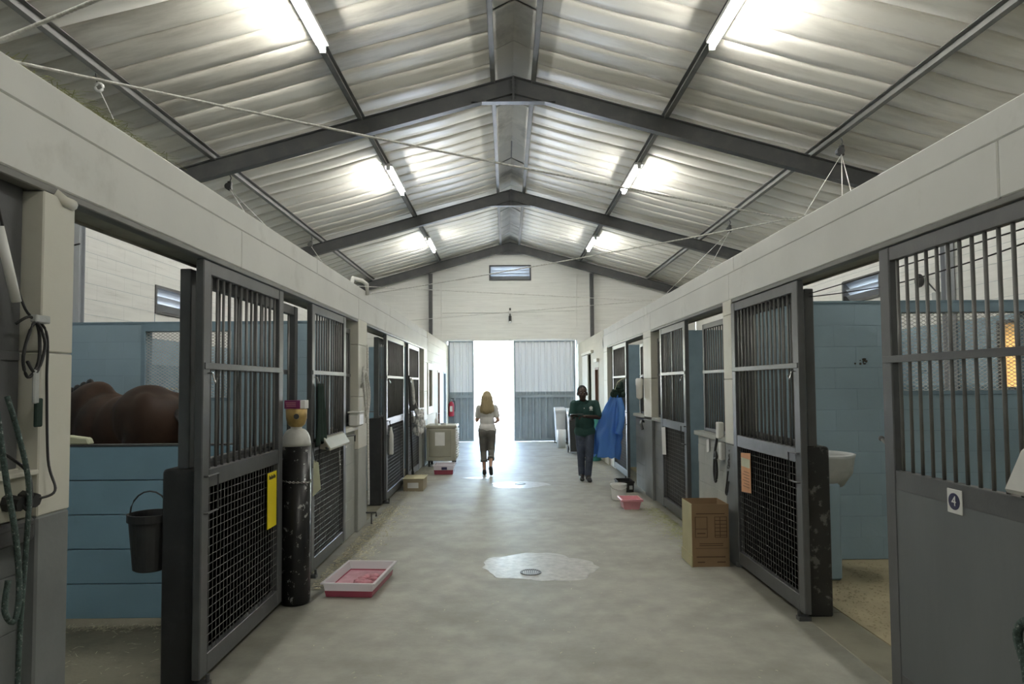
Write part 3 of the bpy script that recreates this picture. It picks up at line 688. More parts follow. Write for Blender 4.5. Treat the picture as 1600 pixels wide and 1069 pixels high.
scatter('straw', 'green hay at the foot of the right gate beyond the carton', 700, lambda q: (2.13 - abs(q.gauss(0, .14)), q.uniform(6.9, 9.5), 0), M['hay'], (.03, .11), 5, .0022)
scatter('straw', 'straw litter along the right wall near the buckets', 350, lambda q: (2.1 - abs(q.gauss(0, .2)), q.uniform(9.4, 15), 0), M['straw'], (.015, .07), 6, .0025)
scatter('straw', 'straw specks strewn over the aisle floor', 420, lambda q: (q.uniform(-1.6, 2.0), q.uniform(3.8, 15), .0), M['straw'], (.006, .03), 8, .002)
scatter('straw', 'hay wisps lying on top of the left beam', 260, lambda q: (XL - .02 - abs(q.gauss(0, .07)), 3.1 + q.gauss(0, .35), 3.003 + max(0, q.gauss(.015, .012))), M['hay'], (.04, .16), 9, .002)
scatter('straw', 'dark droppings beside the clear tray', 120, lambda q: (-1.55 + q.gauss(0, .04), 6.15 + q.gauss(0, .05), max(0, q.gauss(.012, .01))), M['dirt'], (.015, .04), 10, .012)

# ------------------------------------------------------------------ end doors
def leaf(n, x0, x1, y, label):
    o = thing('door_%d' % n, label, None, ((x0 + x1) / 2, y, 0), kind='structure')
    def corr(z0, z1, mt, nm, dy=0):
        m = MB(); p = .2; prof = []; x = x0 + .05
        while x < x1 - .05:
            for dx, d in ((0, 0), (.10, 0), (.125, .05), (.175, .05)):
                if x + dx < x1 - .05: prof.append((x + dx, y + dy - d))
            x += p
        prof.append((x1 - .05, y + dy)); vs = [(a, b, z) for z in (z0, z1) for a, b in prof] ; k = len(prof)
        vs += [(a, b + .004, z) for z in (z0, z1) for a, b in prof]
        fs = [(i, i + 1, k + i + 1, k + i) for i in range(k - 1)] + [(2 * k + i, 3 * k + i, 3 * k + i + 1, 2 * k + i + 1) for i in range(k - 1)]
        m.add(vs, fs); part(nm, m, mt, o)
    corr(1.50, 3.1, M['dwhite'], 'upper_sheet'); corr(.06, 1.54, M['dgrey'], 'lower_sheet', -.006)
    part('middle_rail', MB().box(x0 + .04, x1 - .04, y - .055, y - .04, 1.36, 1.45), M['dgrey'], o, .004)
    f = MB()
    for r_ in rects(x0, x1, .02, 3.13, [(x0 + .05, x1 - .05, .08, 3.09)]): f.box(r_[0], r_[1], y - .05, y + .03, r_[2], r_[3])
    part('frame', f, M['dgrey'], o, .004)
leaf(1, -1.83, -1.03, 20.72, 'left leaf of the corrugated sliding end door')
leaf(2, .21, 2.13, 20.72, 'right leaf of the corrugated sliding end door')
part('trim_1', MB().box(-1.9, 2.2, YE - .03, YE, 3.13, 3.2), M['white'], None, .005, kind='structure')
t = thing('wall_camera', 'small grey camera on a conduit box above the end door', 'camera', (.11, YE, 3.9))
part('junction_box', MB().box(.06, .16, YE - .06, YE, 3.98, 4.08), M['bucketw'], t, .01); part('bracket', MB().tube([(.11, YE - .04, 3.98), (.11, YE - .10, 3.9)], .02, 8), M['bindark'], t)
part('body', MB().tube([(.11, YE - .06, 3.9), (.11, YE - .16, 3.72)], .045, 10), M['bindark'], t); part('lens', MB().tube([(.11, YE - .16, 3.72), (.11, YE - .175, 3.69)], .04, 10), M['paper'], t); part('cap', MB().tube([(.11, YE - .05, 4.08), (.11, YE - .05, 4.16)], .025, 8), M['black'], t)
t = thing('conduit', 'thin white conduit running across the end wall', 'conduit', (0, YE, 4))
part('pipe', MB().tube([(-2.0, YE - .02, 4.03), (.06, YE - .02, 4.03)], .02, 6).tube([(.16, YE - .02, 4.03), (2.13, YE - .02, 4.08)], .018, 6), M['white_block'], t)
part('pipe', MB().tube([(-2.03, YE - .02, 3.25), (-2.03, YE - .02, 5.1)], .012, 6).tube([(2.2, YE - .02, 5.2), (2.2, YE - .02, 3.6), (2.0, YE - .02, 3.3), (1.98, YE - .02, 3.2)], .012, 6), M['white_block'], t)
t = thing('rainpipe', 'bent white pipe on top of the left beam', 'pipe', (XL, 8.6, 3))
part('pipe', MB().tube([(XL - .1, 8.2, 3.02), (XL - .1, 8.3, 3.12), (XL - .03, 8.5, 3.12), (XL + .02, 8.55, 3.08), (XL + .02, 8.6, 2.95)], .028, 8), M['white'], t, smooth=True)

# ------------------------------------------------------------------ floor details
def puddle(name, label, cx, cy, rx, ry, seed, h=.003):
    q = random.Random(seed); n = 64; c = [q.uniform(-1, 1) for _ in range(8)]
    rim = []
    for k in range(n):
        a = 2 * math.pi * k / n; f = 1 + .10 * c[0] * math.sin(2 * a + c[1]) + .09 * c[2] * math.sin(3 * a + c[3]) + .05 * math.sin(5 * a + c[4] * 3) + .035 * math.sin(9 * a + c[5] * 3) + .02 * math.sin(17 * a + c[6] * 3)
        rim.append((cx + rx * f * math.cos(a), cy + ry * f * math.sin(a)))
    vs = [(p, q_, 0.0002) for p, q_ in rim] + [(cx + (p - cx) * .985, cy + (q_ - cy) * .985, h) for p, q_ in rim]
    fs = [(i, (i + 1) % n, n + (i + 1) % n, n + i) for i in range(n)] + [tuple(range(n, 2 * n))]
    return solo(name, MB().add(vs, fs), M['wet'], label, 'wet patch')
puddle('wet_patch', 'wet shiny patch round the nearer drain', .3, 6.58, .56, .50, 3)
puddle('wet_patch', 'wet shiny patch round the farther drain', .20, 11.85, .50, .42, 5)
puddle('wet_patch', 'small wet streak left of the farther drain', -.62, 12.75, .26, .12, 8)
def drain(x, y, r_, label):
    t = thing('drain_cover', label, 'drain', (x, y, 0), 'round floor drains')
    part('rim', MB().lathe((x, y, .0), [(r_, .001), (r_, .009), (r_ * .88, .009), (r_ * .86, .005), (r_ * .86, .001)], 32), M['drain'], t)
    m = MB()
    for k in range(-4, 5):
        xx = x + k * r_ * .19; hh = math.sqrt(max(0, (r_ * .87) ** 2 - (xx - x) ** 2)); m.box(xx - r_ * .05, xx + r_ * .05, y - hh, y + hh, .005, .009)
    part('grate', m, M['drain'], t)
drain(.21, 6.36, .1, 'round iron drain in the nearer wet patch'); drain(.22, 11.95, .1, 'round iron drain in the farther wet patch')

# ------------------------------------------------------------------ left side objects
cx, cy, r_ = -1.752, 5.56, .118
t = thing('gas_cylinder', 'tall black gas cylinder with white shoulder by the left gates', 'gas cylinder', (cx, cy, 0))
part('body', MB().lathe((cx, cy, 0), [(.10, 0), (r_ - .004, .006), (r_, .03), (r_, 1.285)], 36), M['cyl'], t, smooth=False)
for p in t.children[0].data.polygons: p.use_smooth = len(p.vertices) == 4
prof = [(r_, 1.285)] + [(.045 + (r_ - .045) * math.cos(math.pi / 2 * k / 8), 1.285 + .14 * math.sin(math.pi / 2 * k / 8)) for k in range(1, 9)] + [(.045, 1.44)]
part('shoulder', MB().lathe((cx, cy, 0), prof, 36), M['cylwhite'], t, smooth=True, label='white shoulder')
vg = part('valve_guard', MB().lathe((cx, cy, 0), [(.047, 1.44), (.068, 1.46), (.083, 1.51), (.086, 1.585), (.07, 1.59)], 24), M['brass'], t, smooth=True, label='tape wrapped valve guard')
part('valve_outlet', MB().tube([(cx + .02, cy - .06, 1.525), (cx + .03, cy - .10, 1.53)], .022, 10), M['bindark'], vg)
def chain(pts, r_link, mt, name, parent=None, label=None, cat=None, wire=.003, step=None):
    m = MB(); pts = [Vector(p) for p in pts]; step = step or r_link * 1.5; d = 0; seg = []; out = []
    for a, b in zip(pts, pts[1:]):
        L = (b - a).length; k = 0
        while d <= L: out.append((a + (b - a) * (d / L), (b - a).normalized())); d += step
        d -= L
    for i, (p, dr) in enumerate(out):
        u = dr.cross(Vector((0, 0, 1)) if abs(dr.z) < .9 else Vector((1, 0, 0))).normalized(); v = dr.cross(u)
        s_ = u if i % 2 else v
        m.tube([p + dr * (math.cos(a) * r_link * 1.1) + s_ * (math.sin(a) * r_link * .6) for a in [2 * math.pi * k / 8 for k in range(9)]], wire, 4)
    if parent: return part(name, m, mt, parent)
    return solo(name, m, mt, label, cat)
chain([(cx + (r_ + .004) * math.cos(a), cy + (r_ + .004) * math.sin(a), 1.02 - .035 * math.sin((a + 3.3) / 2.6) if a < 0 else 1.0) for a in [R(v) for v in range(-190, 15, 8)]], .011, M['chrome'], 'chain', t)
tg = part('tag', MB().prism([(cx + .135, 1.16), (cx + .175, 1.14), (cx + .195, .92), (cx + .13, .86)], 'Y', cy + .03, cy + .034), M['paper_y'], t, label='pale green label tag')
part('tag_string', MB().tube([(cx + .15, cy + .032, 1.14), (cx + .125, cy + .02, 1.3), (cx + .10, cy, 1.42)], .003, 5), M['cable'], t)
t = thing('small_carton', 'small purple and white carton on top of the gas cylinder', 'carton', (cx, cy, 1.59))
part('box', MB().box(cx - .085, cx + .045, cy - .05, cy + .05, 1.591, 1.66), M['purple'], t, .002); part('end_panel', MB().box(cx + .045, cx + .085, cy - .05, cy + .05, 1.591, 1.66), M['paper'], t, .002, label='white end panel')
m = MB()
for k in range(3): m.box(cx - .075 + k * .004, cx + .01, cy - .0515, cy - .05, 1.638 - k * .014, 1.643 - k * .014)
part('print', m, M['pink'], t)
def tray(x0, x1, y0, y1, h, label, ang=0, wl=.035, group='red footbath trays'):
    c = ((x0 + x1) / 2, (y0 + y1) / 2, 0); t = thing('footbath_tray', label, 'tray', c, group); e = .02
    def ring(i, z, o): return [(x0 + i - o, y0 + i - o, z), (x1 - i + o, y0 + i - o, z), (x1 - i + o, y1 - i + o, z), (x0 + i - o, y1 - i + o, z)]
    vs = ring(e, .004, 0) + ring(0, h, 0) + ring(-.018, h, 0) + ring(-.018, h - .012, 0) + ring(.004, h, 0) + ring(e + .004, .008, 0)
    fs = []
    z_ = wl + .01; i_ = e - e * z_ / h; vs = ring(i_, z_, 0) + vs[4:20] + ring(i_ + .004, z_, 0)
    for a, b in ((0, 1), (1, 2), (2, 3)):
        for k in range(4): fs.append((a * 4 + k, a * 4 + (k + 1) % 4, b * 4 + (k + 1) % 4, b * 4 + k))
    for k in range(4): fs.append((4 + k, 4 + (k + 1) % 4, 16 + (k + 1) % 4, 16 + k)); fs.append((16 + k, 16 + (k + 1) % 4, 20 + (k + 1) % 4, 20 + k))
    part('red_base', MB().add(ring(e, .003, 0) + ring(i_ - .001, z_, 0) + ring(i_ + .005, z_, 0) + ring(e + .004, .008, 0), [(3, 2, 1, 0), (12, 13, 14, 15)] + [(a * 4 + k, a * 4 + (k + 1) % 4, a * 4 + 4 + (k + 1) % 4, a * 4 + 4 + k) for a in range(3) for k in range(4)]), M['redwater'], t, label='red lower part')
    part('tub', MB().add(vs, fs), M['tray'], t)
    wt = e + .003 - (e + .003) * wl / h + .004
    part('red_water', MB().add(ring(e + .005, .009, 0) + ring(wt, wl, 0), [(3, 2, 1, 0), (4, 5, 6, 7)] + [(k, (k + 1) % 4, 4 + (k + 1) % 4, 4 + k) for k in range(4)]), M['pink_water'], t)
    return t
t = tray(-1.53, -1.10, 5.66, 6.36, .125, 'clear plastic tray of red liquid nearest the camera', wl=.045)
q = random.Random(3); m = MB()
for k in range(9): m.ball((-1.27 + q.uniform(-.09, .09), 6.05 + q.uniform(-.12, .12), .05), (q.uniform(.03, .06), q.uniform(.03, .07), .018), 8, 5)
part('soaked_mat', m, mat('dull_red_sponge', (.40, .16, .19), .7, .3, 20, .3, 60), t, smooth=True)
t.rotation_euler.z = R(-5)
t = tray(-1.47, -1.07, 13.25, 13.72, .19, 'clear tray of red liquid in front of the cream cabinet', wl=.08)
part('label_patch', MB().box(-1.31, -1.2, 13.24, 13.246, .1, .15), M['navy'], t)
def carton(name, x0, x1, y0, y1, h, label, mt, open_top=True, sidem=None, tk=.006):
    t = thing(name, label, 'carton', ((x0 + x1) / 2, (y0 + y1) / 2, 0))
    part('front_panel', MB().box(x0, x1, y0, y0 + tk, 0, h), mt, t); part('back_panel', MB().box(x0, x1, y1 - tk, y1, 0, h), mt, t)
    part('side_panel', MB().box(x0, x0 + tk, y0 + tk, y1 - tk, 0, h), sidem or mt, t); part('side_panel', MB().box(x1 - tk, x1, y0 + tk, y1 - tk, 0, h), mt, t)
    part('base', MB().box(x0 + tk, x1 - tk, y0 + tk, y1 - tk, 0, tk), mt, t)
    return t
t = carton('small_cardboard_box', -1.75, -1.42, 11.25, 11.75, .2, 'small cardboard box with a white label by the left gates', M['kraft_g'])
part('lid_flap', MB().box(-1.77, -1.40, 11.24, 11.76, .2, .207), M['kraft_l'], t); part('paper_label', MB().box(-1.68, -1.5, 11.247, 11.25, .05, .14), M['paper'], t)
# cream cabinet on castors
x0, x1, y0, y1 = -1.76, -1.12, 14.5, 15.15
t = thing('wheeled_cabinet', 'cream louvred cabinet on castors against the far left wall', 'cabinet', ((x0 + x1) / 2, (y0 + y1) / 2, 0))
part('body', MB().box(x0, x1, y0, y1, .13, .84), M['cabinet'], t, .015); part('top', MB().box(x0 - .01, x1 + .02, y0 - .015, y1 + .01, .84, .90), M['cabinet'], t, .012)
part('front_panel', MB().box(x0 + .06, x1 - .10, y0 - .012, y0, .22, .80), M['cabinet_d'], t, .006)
part('notice', MB().box(x0 + .19, x1 - .24, y0 - .015, y0 - .012, .46, .75), M['paper'], t, label='white paper notice')
part('corner_strip', MB().box(x1 - .06, x1 - .02, y0 - .014, y0, .2, .82), M['cabinet'], t, .004)
for k in range(12): piece('louvre', (.03, y1 - y0 - .04, .028), (x1 + .012, (y0 + y1) / 2, .22 + k * .052), M['paper'], t, .004)
for xx in (x0 + .06, x1 - .06):
    for yy in (y0 + .07, y1 - .07):
        cs = part('castor', MB().tube([(xx - .02, yy, .06), (xx + .02, yy, .06)], .06, 16), M['rubber'], t, smooth=False); part('fork', MB().box(xx - .03, xx + .03, yy - .02, yy + .02, .09, .135), M['steel'], cs)
t = thing('spray_bottle', 'white spray bottle standing on the cream cabinet', 'bottle', (-1.55, 14.62, .9))
part('bottle', MB().lathe((-1.55, 14.62, .901), [(.035, 0), (.038, .01), (.038, .11), (.018, .15), (.014, .18)], 16), M['bucketw'], t, smooth=True); part('nozzle', MB().lathe((-1.55, 14.62, .901), [(.012, .18), (.012, .23), (.006, .27)], 12), M['paper'], t)
t = thing('soap_dish', 'small white dish on the cream cabinet top', 'dish', (-1.4, 14.62, .9)); part('dish', MB().lathe((-1.4, 14.62, .901), [(.05, 0), (.065, .04), (.06, .04), (.045, .008)], 16), M['paper'], t)
def wheelie(x, y, h, wx, wy, body, lid, label, name='wheelie_bin'):
    t = thing(name, label, 'bin', (x, y, 0), 'bins by the end door')
    def fr(z, k): return [(x - wx / 2 * k, y - wy / 2 * k, z), (x + wx / 2 * k, y - wy / 2 * k, z), (x + wx / 2 * k, y + wy / 2 * k, z), (x - wx / 2 * k, y + wy / 2 * k, z)]
    vs = fr(.06, .78) + fr(h * .9, 1); part('body', MB().add(vs, [(3, 2, 1, 0), (4, 5, 6, 7)] + [(k, (k + 1) % 4, 4 + (k + 1) % 4, 4 + k) for k in range(4)]), body, t, .01)
    part('rim', MB().box(x - wx * .53, x + wx * .53, y - wy * .53, y + wy * .53, h * .87, h * .92), body, t, .008)
    part('lid', MB().prism([(y - wy * .56, h * .92), (y + wy * .52, h * .92), (y + wy * .5, h), (y - wy * .4, h * .98)], 'X', x - wx * .54, x + wx * .54), lid, t, .01)
    part('handle', MB().tube([(x - wx * .4, y + wy * .5, h * .9), (x - wx * .4, y + wy * .62, h * .93), (x + wx * .4, y + wy * .62, h * .93), (x + wx * .4, y + wy * .5, h * .9)], .015, 6), lid, t)
    for s_ in (-1, 1): part('wheel', MB().tube([(x + s_ * wx * .42, y + wy * .36, .09), (x + s_ * wx * .5, y + wy * .36, .09)], .09, 16), M['rubber'], t)
    return t
wheelie(-1.42, 17.2, .62, .3, .4, M['bindark'], M['bindark'], 'small charcoal bin behind the cream cabinet')
wheelie(1.56, 19.9, 1.08, .30, .6, M['binwhite'], M['binwhite'], 'white wheelie bin by the corrugated door')
wheelie(1.86, 19.5, 1.06, .26, .6, M['bindark'], M['binwhite'], 'charcoal wheelie bin right of the white one')
wheelie(1.72, 17.1, 1.08, .34, .55, M['bindark'], M['binwhite'], 'charcoal bin with a white rim just behind the man')
t = thing('white_tub', 'white plastic tub beside the charcoal bins', 'tub', (1.43, 18.6, 0)); part('tub', MB().lathe((1.50, 18.6, 0), [(.11, .0), (.13, .5), (.12, .5), (.10, .02)], 20), M['binwhite'], t, smooth=True)
t = thing('teal_drum', 'teal plastic drum behind the man by the wall', 'drum', (2.02, 15.55, 0))
part('drum', MB().lathe((1.99, 15.5, 0), [(.17, 0), (.18, .02), (.18, .4), (.186, .42), (.18, .44), (.18, .98), (.17, 1.0)], 24), M['teal'], t, smooth=True); part('lid', MB().lathe((1.99, 15.5, 0), [(.185, 1.0), (.185, 1.04), (.16, 1.05)], 24), M['teal'], t)
# fire extinguisher on the left end-door leaf
t = thing('fire_extinguisher', 'red fire extinguisher hung beside the left end door leaf', 'fire extinguisher', (-1.72, 20.5, .8))
part('body', MB().lathe((-1.72, 20.55, .80), [(.07, 0), (.085, .02), (.085, .38), (.05, .44), (.03, .46)], 20), M['red'], t, smooth=True); part('valve', MB().box(-1.74, -1.70, 20.53, 20.57, 1.26, 1.33), M['chrome'], t, .004)
part('handle', MB().box(-1.73, -1.63, 20.54, 20.56, 1.33, 1.35), M['bindark'], t); part('hose', MB().tube([(-1.72, 20.5, 1.29), (-1.62, 20.48, 1.28), (-1.60, 20.48, 1.1), (-1.61, 20.48, .95)], .015, 6), M['bindark'], t); part('label', MB().box(-1.76, -1.68, 20.462, 20.464, .95, 1.12), M['paper'], t); part('bracket', MB().box(-1.76, -1.68, 20.62, 20.68, .9, 1.2), M['steel'], t)
# hanging things
def rope(pts, r__, mt, name, label, cat, n=6, smooth=6, group=None):
    P = [Vector(p) for p in pts]; out = []
    for i in range(len(P) - 1):
        a, b = P[max(i - 1, 0)], P[i]; c, d = P[i + 1], P[min(i + 2, len(P) - 1)]
        for k in range(smooth):
            u = k / smooth; out.append(.5 * ((2 * b) + (-a + c) * u + (2 * a - 5 * b + 4 * c - d) * u * u + (-a + 3 * b - 3 * c + d) * u ** 3))
    out.append(P[-1]); m = MB().tube(out, r__, n)
    return (m if name is None else solo(name, m, mt, label, cat, smooth=True, group=group))
rope([(XL + .02, 8.25, 1.75), (XL + .05, 8.2, 1.9), (XL + .04, 8.3, 2.0), (XL + .04, 8.45, 1.8), (XL + .05, 8.5, 1.5), (XL + .05, 8.4, 1.38), (XL + .06, 8.28, 1.6), (XL + .05, 8.22, 1.85), (XL + .05, 8.35, 1.95), (XL + .06, 8.52, 1.7), (XL + .05, 8.5, 1.45), (XL + .03, 8.5, 1.3)], .017, M['rope_w'], 'hose', 'white hose coiled on the left cream pillar', 'hose')
rope([(XL + .02, 8.6, 2.3), (XL + .02, 8.62, 1.6), (XL + .03, 8.6, .9), (XL + .03, 8.63, .25)], .016, M['rope_w'], 'hose', 'white downpipe hose on the edge of the left pillar', 'hose')
t = thing('tap_bracket', 'small dark tap bracket low on the left pillar', 'tap', (XL, 8.6, .2))
part('pipe', MB().tube([(XL, 8.62, .15), (XL + .13, 8.62, .15), (XL + .13, 8.62, .10)], .012, 8), M['steel'], t); part('leg', MB().tube([(XL + .07, 8.62, .15), (XL + .07, 8.62, .0)], .009, 6), M['steel'], t)
t = thing('sill_box', 'pale grey box on the sill under the coiled hose', 'box', (XL - .05, 8.05, 1.29)); part('box', MB().box(XL - .06, XL + .07, 7.9, 8.16, 1.292, 1.45), M['bucketw'], t, .02); part('lid', MB().box(XL - .07, XL + .08, 7.89, 8.165, 1.45, 1.47), M['bucketw'], t, .008)
t = thing('wall_switch', 'white switch on the wall by the second left gate', 'switch', (XL - .04, 7.68, 1.1)); part('plate', MB().box(XL - .045, XL - .03, 7.64, 7.72, 1.06, 1.18), M['paper'], t, .004); part('rocker', MB().box(XL - .03, XL - .024, 7.665, 7.695, 1.09, 1.15), M['bucketw'], t, .002)
# dark rug + wedge-shaped pale board on gate 2
m = MB(); nx = 10
for i in range(nx + 1):
    pass
def drape(x, y0, y1, ztop, zbot, amp, folds, mt, name, label, cat, seed=0, thick=.012, nx=28, nz=14, flare=0., side=1, taper=1.0):
    q = random.Random(seed); ph = q.uniform(0, 6); vs = []
    for s_ in (0, 1):
        for j in range(nz + 1):
            v = j / nz; sp = taper + (1 - taper) * v
            for i in range(nx + 1):
                u = i / nx; yc = (y0 + y1) / 2 + (u - .5) * (y1 - y0) * sp
                zz = ztop + ((zbot + .03 * math.sin(7 * u + ph)) - ztop) * v
                xx = x + side * (amp * (.35 + .65 * v) * (1 + math.sin(folds * 2 * math.pi * u + ph + .6 * math.sin(3 * v))) * .5 + flare * v + s_ * thick)
                vs.append((xx, yc, zz))
    k = (nx + 1) * (nz + 1); fs = []
    for j in range(nz):
        for i in range(nx):
            a = j * (nx + 1) + i; fs.append((a, a + 1, a + nx + 2, a + nx + 1)); fs.append((k + a + nx + 1, k + a + nx + 2, k + a + 1, k + a))
    for i in range(nx):
        for j in (0, nz): a = j * (nx + 1) + i; fs.append((a, a + 1, k + a + 1, k + a))
    for j in range(nz):
        for i in (0, nx): a = j * (nx + 1) + i; fs.append((a, a + nx + 1, k + a + nx + 1, k + a))
    return solo(name, MB().add(vs, fs), mt, label, cat, smooth=True)
drape(XL + .012, 6.25, 6.62, 1.80, 1.22, .04, 3, M['green_rug'], 'rug', 'dark green rug hung on the gate beyond the gas cylinder', 'rug', 2, taper=.45)
t = thing('saddle_rack', 'pale wedge shaped folded rack on the gate beyond the cylinder', 'rack', (XL + .1, 6.7, 1.2))
part('wedge', MB().prism([(XL + .008, 1.17), (XL + .115, 1.15), (XL + .115, 1.175), (XL + .05, 1.275), (XL + .008, 1.275)], 'Y', 6.45, 7.25), M['cabinet_d'], t, .008)
part('arm', MB().tube([(XL + .03, 7.3, 1.22), (XL + .10, 7.55, 1.22), (XL + .10, 7.55, 1.15)], .01, 6), M['steel'], t); part('arm', MB().tube([(XL + .03, 6.55, 1.18), (XL + .12, 6.35, 1.18)], .01, 6), M['steel'], t)
chain([(XL + .015, 7.18, 1.14), (XL + .025, 7.17, .95), (XL + .02, 7.19, .78)], .014, M['chrome'], 'chain', None, 'steel chain hanging on the gate beyond the cylinder', 'chain')
t = thing('hanging_bottle', 'slim white bottle hung on the third left gate', 'bottle', (XL + .04, 10.25, .8)); part('bottle', MB().lathe((XL + .04, 10.22, .72), [(.03, 0), (.04, .02), (.04, .3), (.02, .38), (.015, .42)], 14), M['paper'], t, smooth=True); part('cord', MB().tube([(XL + .04, 10.22, 1.14), (XL + .01, 10.22, 1.24)], .004, 4), M['cable'], t)
m = MB(); q = random.Random(5)
for k in range(130): m.ball((XL + .10 + q.gauss(0, .035), 13.05 + q.uniform(-.2, .2), 1.05 + q.uniform(-.22, .22)), (q.uniform(.018, .045), q.uniform(.018, .04), q.uniform(.03, .07)), 7, 5)
t = thing('fleece', 'white fluffy fleece hanging on the last left gate', 'fleece', (XL + .1, 13.05, .8)); part('fleece', m, M['fluff'], t, smooth=True); part('cord', MB().tube([(XL + .1, 13.05, 1.25), (XL + .01, 13.05, 1.5)], .006, 5), M['rope_w'], t)
rope([(XL + .02, 12.5, 1.9), (XL + .05, 12.45, 1.75), (XL + .05, 12.55, 1.5), (XL + .05, 12.62, 1.42), (XL + .05, 12.68, 1.6), (XL + .03, 12.6, 1.88)], .018, M['rope_w'], 'lead_rope', 'white lead rope looped on the last left gate', 'rope')
t = thing('broom', 'black pole leaning on the left gates behind the small box', 'broom', (XL + .15, 11.95, 0))
part('handle', MB().tube([(XL + .12, 12.0, .22), (XL + .05, 12.02, 1.95)], .016, 8), M['cable'], t); part('head', MB().tube([(XL + .12, 12.0, .24), (XL + .125, 12.0, .09)], .024, 8).box(XL + .07, XL + .18, 11.88, 12.12, .01, .09), M['cable'], t)
# yellow sign on gate 1
t = thing('yellow_sign', 'tall yellow sign on the first left gate', 'sign', (XL + .01, 5.18, .72))
part('plate', MB().box(XL + .008, XL + .014, 5.06, 5.25, .70, 1.12), M['yellow'], t, .002)
m = MB()
for k in range(6): m.box(XL + .014, XL + .0155, 5.085 + k * .024, 5.102 + k * .024, 1.07, 1.10 - .01 * (k % 2))
part('lettering', m, M['black'], t)
# bucket hung inside the first left stall
bx_, by_ = -2.13, 3.93
bx_, by_ = -2.15, 4.16
t = thing('stall_bucket', 'black bucket hung behind the dark stub wall, first left stall', 'bucket', (bx_ - .07, by_, .66))
bx_ = -2.195 + .02
part('pail', MB().lathe((-2.2, by_, .66), [(.085, 0), (.10, .01), (.125, .30), (.135, .30), (.135, .345), (.125, .345), (.118, .30), (.09, .02)], 28), M['rubber'], t, smooth=False)
part('handle', MB().tube([(-2.2 + .12 * math.cos(a), by_ - .02, 1.0 + .14 * math.sin(a)) for a in [math.pi * k / 10 for k in range(11)]], .005, 6), M['cable'], t)
t = thing('pale_cloth', 'pale cloth lying on the plank partition by the horse', 'cloth', (-3.3, 5.05, 1.35)); part('cloth', MB().prism([(-3.45, 1.352), (-3.13, 1.352), (-3.15, 1.40), (-3.3, 1.42), (-3.45, 1.425)], 'Y', 5.03, 5.1), M['paper_y'], t, .01)
# socket box, leads and strip at the left edge
t = thing('socket_box', 'white socket box with two black plugs at the left edge', 'socket', (XL - .03, 2.5, 1.28))
xs = XL - .07
part('box', MB().box(xs, xs + .055, 2.28, 2.605, 1.285, 1.45), M['cabinet'], t, .006); part('ledge', MB().box(xs, xs + .075, 2.28, 2.61, 1.445, 1.465), M['cream'], t, .004)
for yy in (2.47, 2.55): part('plug', MB().tube([(xs + .05, yy, 1.36), (xs + .11, yy, 1.355)], .034, 8, .026), M['black'], t)
t = thing('dark_pouch', 'dark pouch slung under the socket box', 'pouch', (XL - .02, 2.4, 1.2)); part('pouch', MB().box(XL - .07, XL + .0, 2.2, 2.61, 1.195, 1.283), M['bindark'], t, .02, seg=3); part('flap', MB().box(XL - .06, XL + .004, 2.22, 2.6, 1.25, 1.284), M['bindark'], t, .01)
rope([(xs + .10, 2.55, 1.36), (XL + .06, 2.62, 1.38), (XL + .02, 2.635, 1.5), (XL + .012, 2.63, 1.8), (XL + .012, 2.62, 2.0), (XL - .02, 2.55, 2.08), (XL - .04, 2.50, 2.25), (XL - .05, 2.44, 2.45)], .005, M['cable'], 'power_lead', 'black power lead rising from the socket box', 'cable', smooth=8)
rope([(xs + .10, 2.47, 1.36), (XL + .05, 2.5, 1.33), (XL + .03, 2.52, 1.45), (XL + .02, 2.45, 1.52), (XL + .02, 2.36, 1.56), (XL + .02, 2.25, 1.55)], .006, M['cable'], 'power_lead', 'black power lead curving left from the socket box', 'cable', smooth=8)
t = thing('strip_light', 'pale slim tube hanging slanted at the left edge', 'light tube', (XL, 2.46, 2.1)); part('tube', MB().tube([(XL + .0, 2.38, 2.36), (XL + .0, 2.475, 2.10)], .017, 10), M['bucketw'], t, smooth=True)
m = rope([(XL - .02, 2.50, 2.02), (XL + .01, 2.535, 2.05), (XL + .012, 2.58, 2.0), (XL + .02, 2.57, 1.88), (XL + .01, 2.53, 1.82), (XL + .012, 2.50, 1.9), (XL + .02, 2.545, 2.03), (XL + .03, 2.59, 1.95), (XL + .02, 2.56, 1.84), (XL + .012, 2.52, 1.88)], .006, None, None, '', '', smooth=6)
t = thing('head_collar', 'dark head collar bundle hung on the near left pillar', 'head collar', (XL, 2.54, 1.8)); part('strap', m, M['cable'], t, smooth=True); part('cheek_piece', MB().box(XL + .012, XL + .024, 2.545, 2.575, 1.72, 1.85), M['feeder'], t, .004); part('flap', MB().box(XL + .004, XL + .03, 2.54, 2.62, 2.03, 2.06), M['feeder'], t, .004); part('noseband', MB().box(XL + .01, XL + .022, 2.56, 2.60, 1.63, 1.74), M['green_rug'], t, .004)
rope([(XL + .03, 2.40, 1.75), (XL + .04, 2.45, 1.6), (XL + .05, 2.49, 1.42), (XL + .05, 2.485, 1.2), (XL + .045, 2.47, .9), (XL + .045, 2.46, .5), (XL + .045, 2.45, .15)], .009, M['rope_g'], 'lead_rope', 'dark green flecked rope hanging longest at the left edge', 'rope')
rope([(XL + .04, 2.34, 1.7), (XL + .05, 2.38, 1.45), (XL + .05, 2.43, 1.25), (XL + .05, 2.455, 1.05), (XL + .06, 2.42, .95), (XL + .055, 2.38, 1.0), (XL + .05, 2.40, 1.1)], .010, M['rope_g'], 'lead_rope', 'dark green flecked rope looped and knotted at the left edge', 'rope')
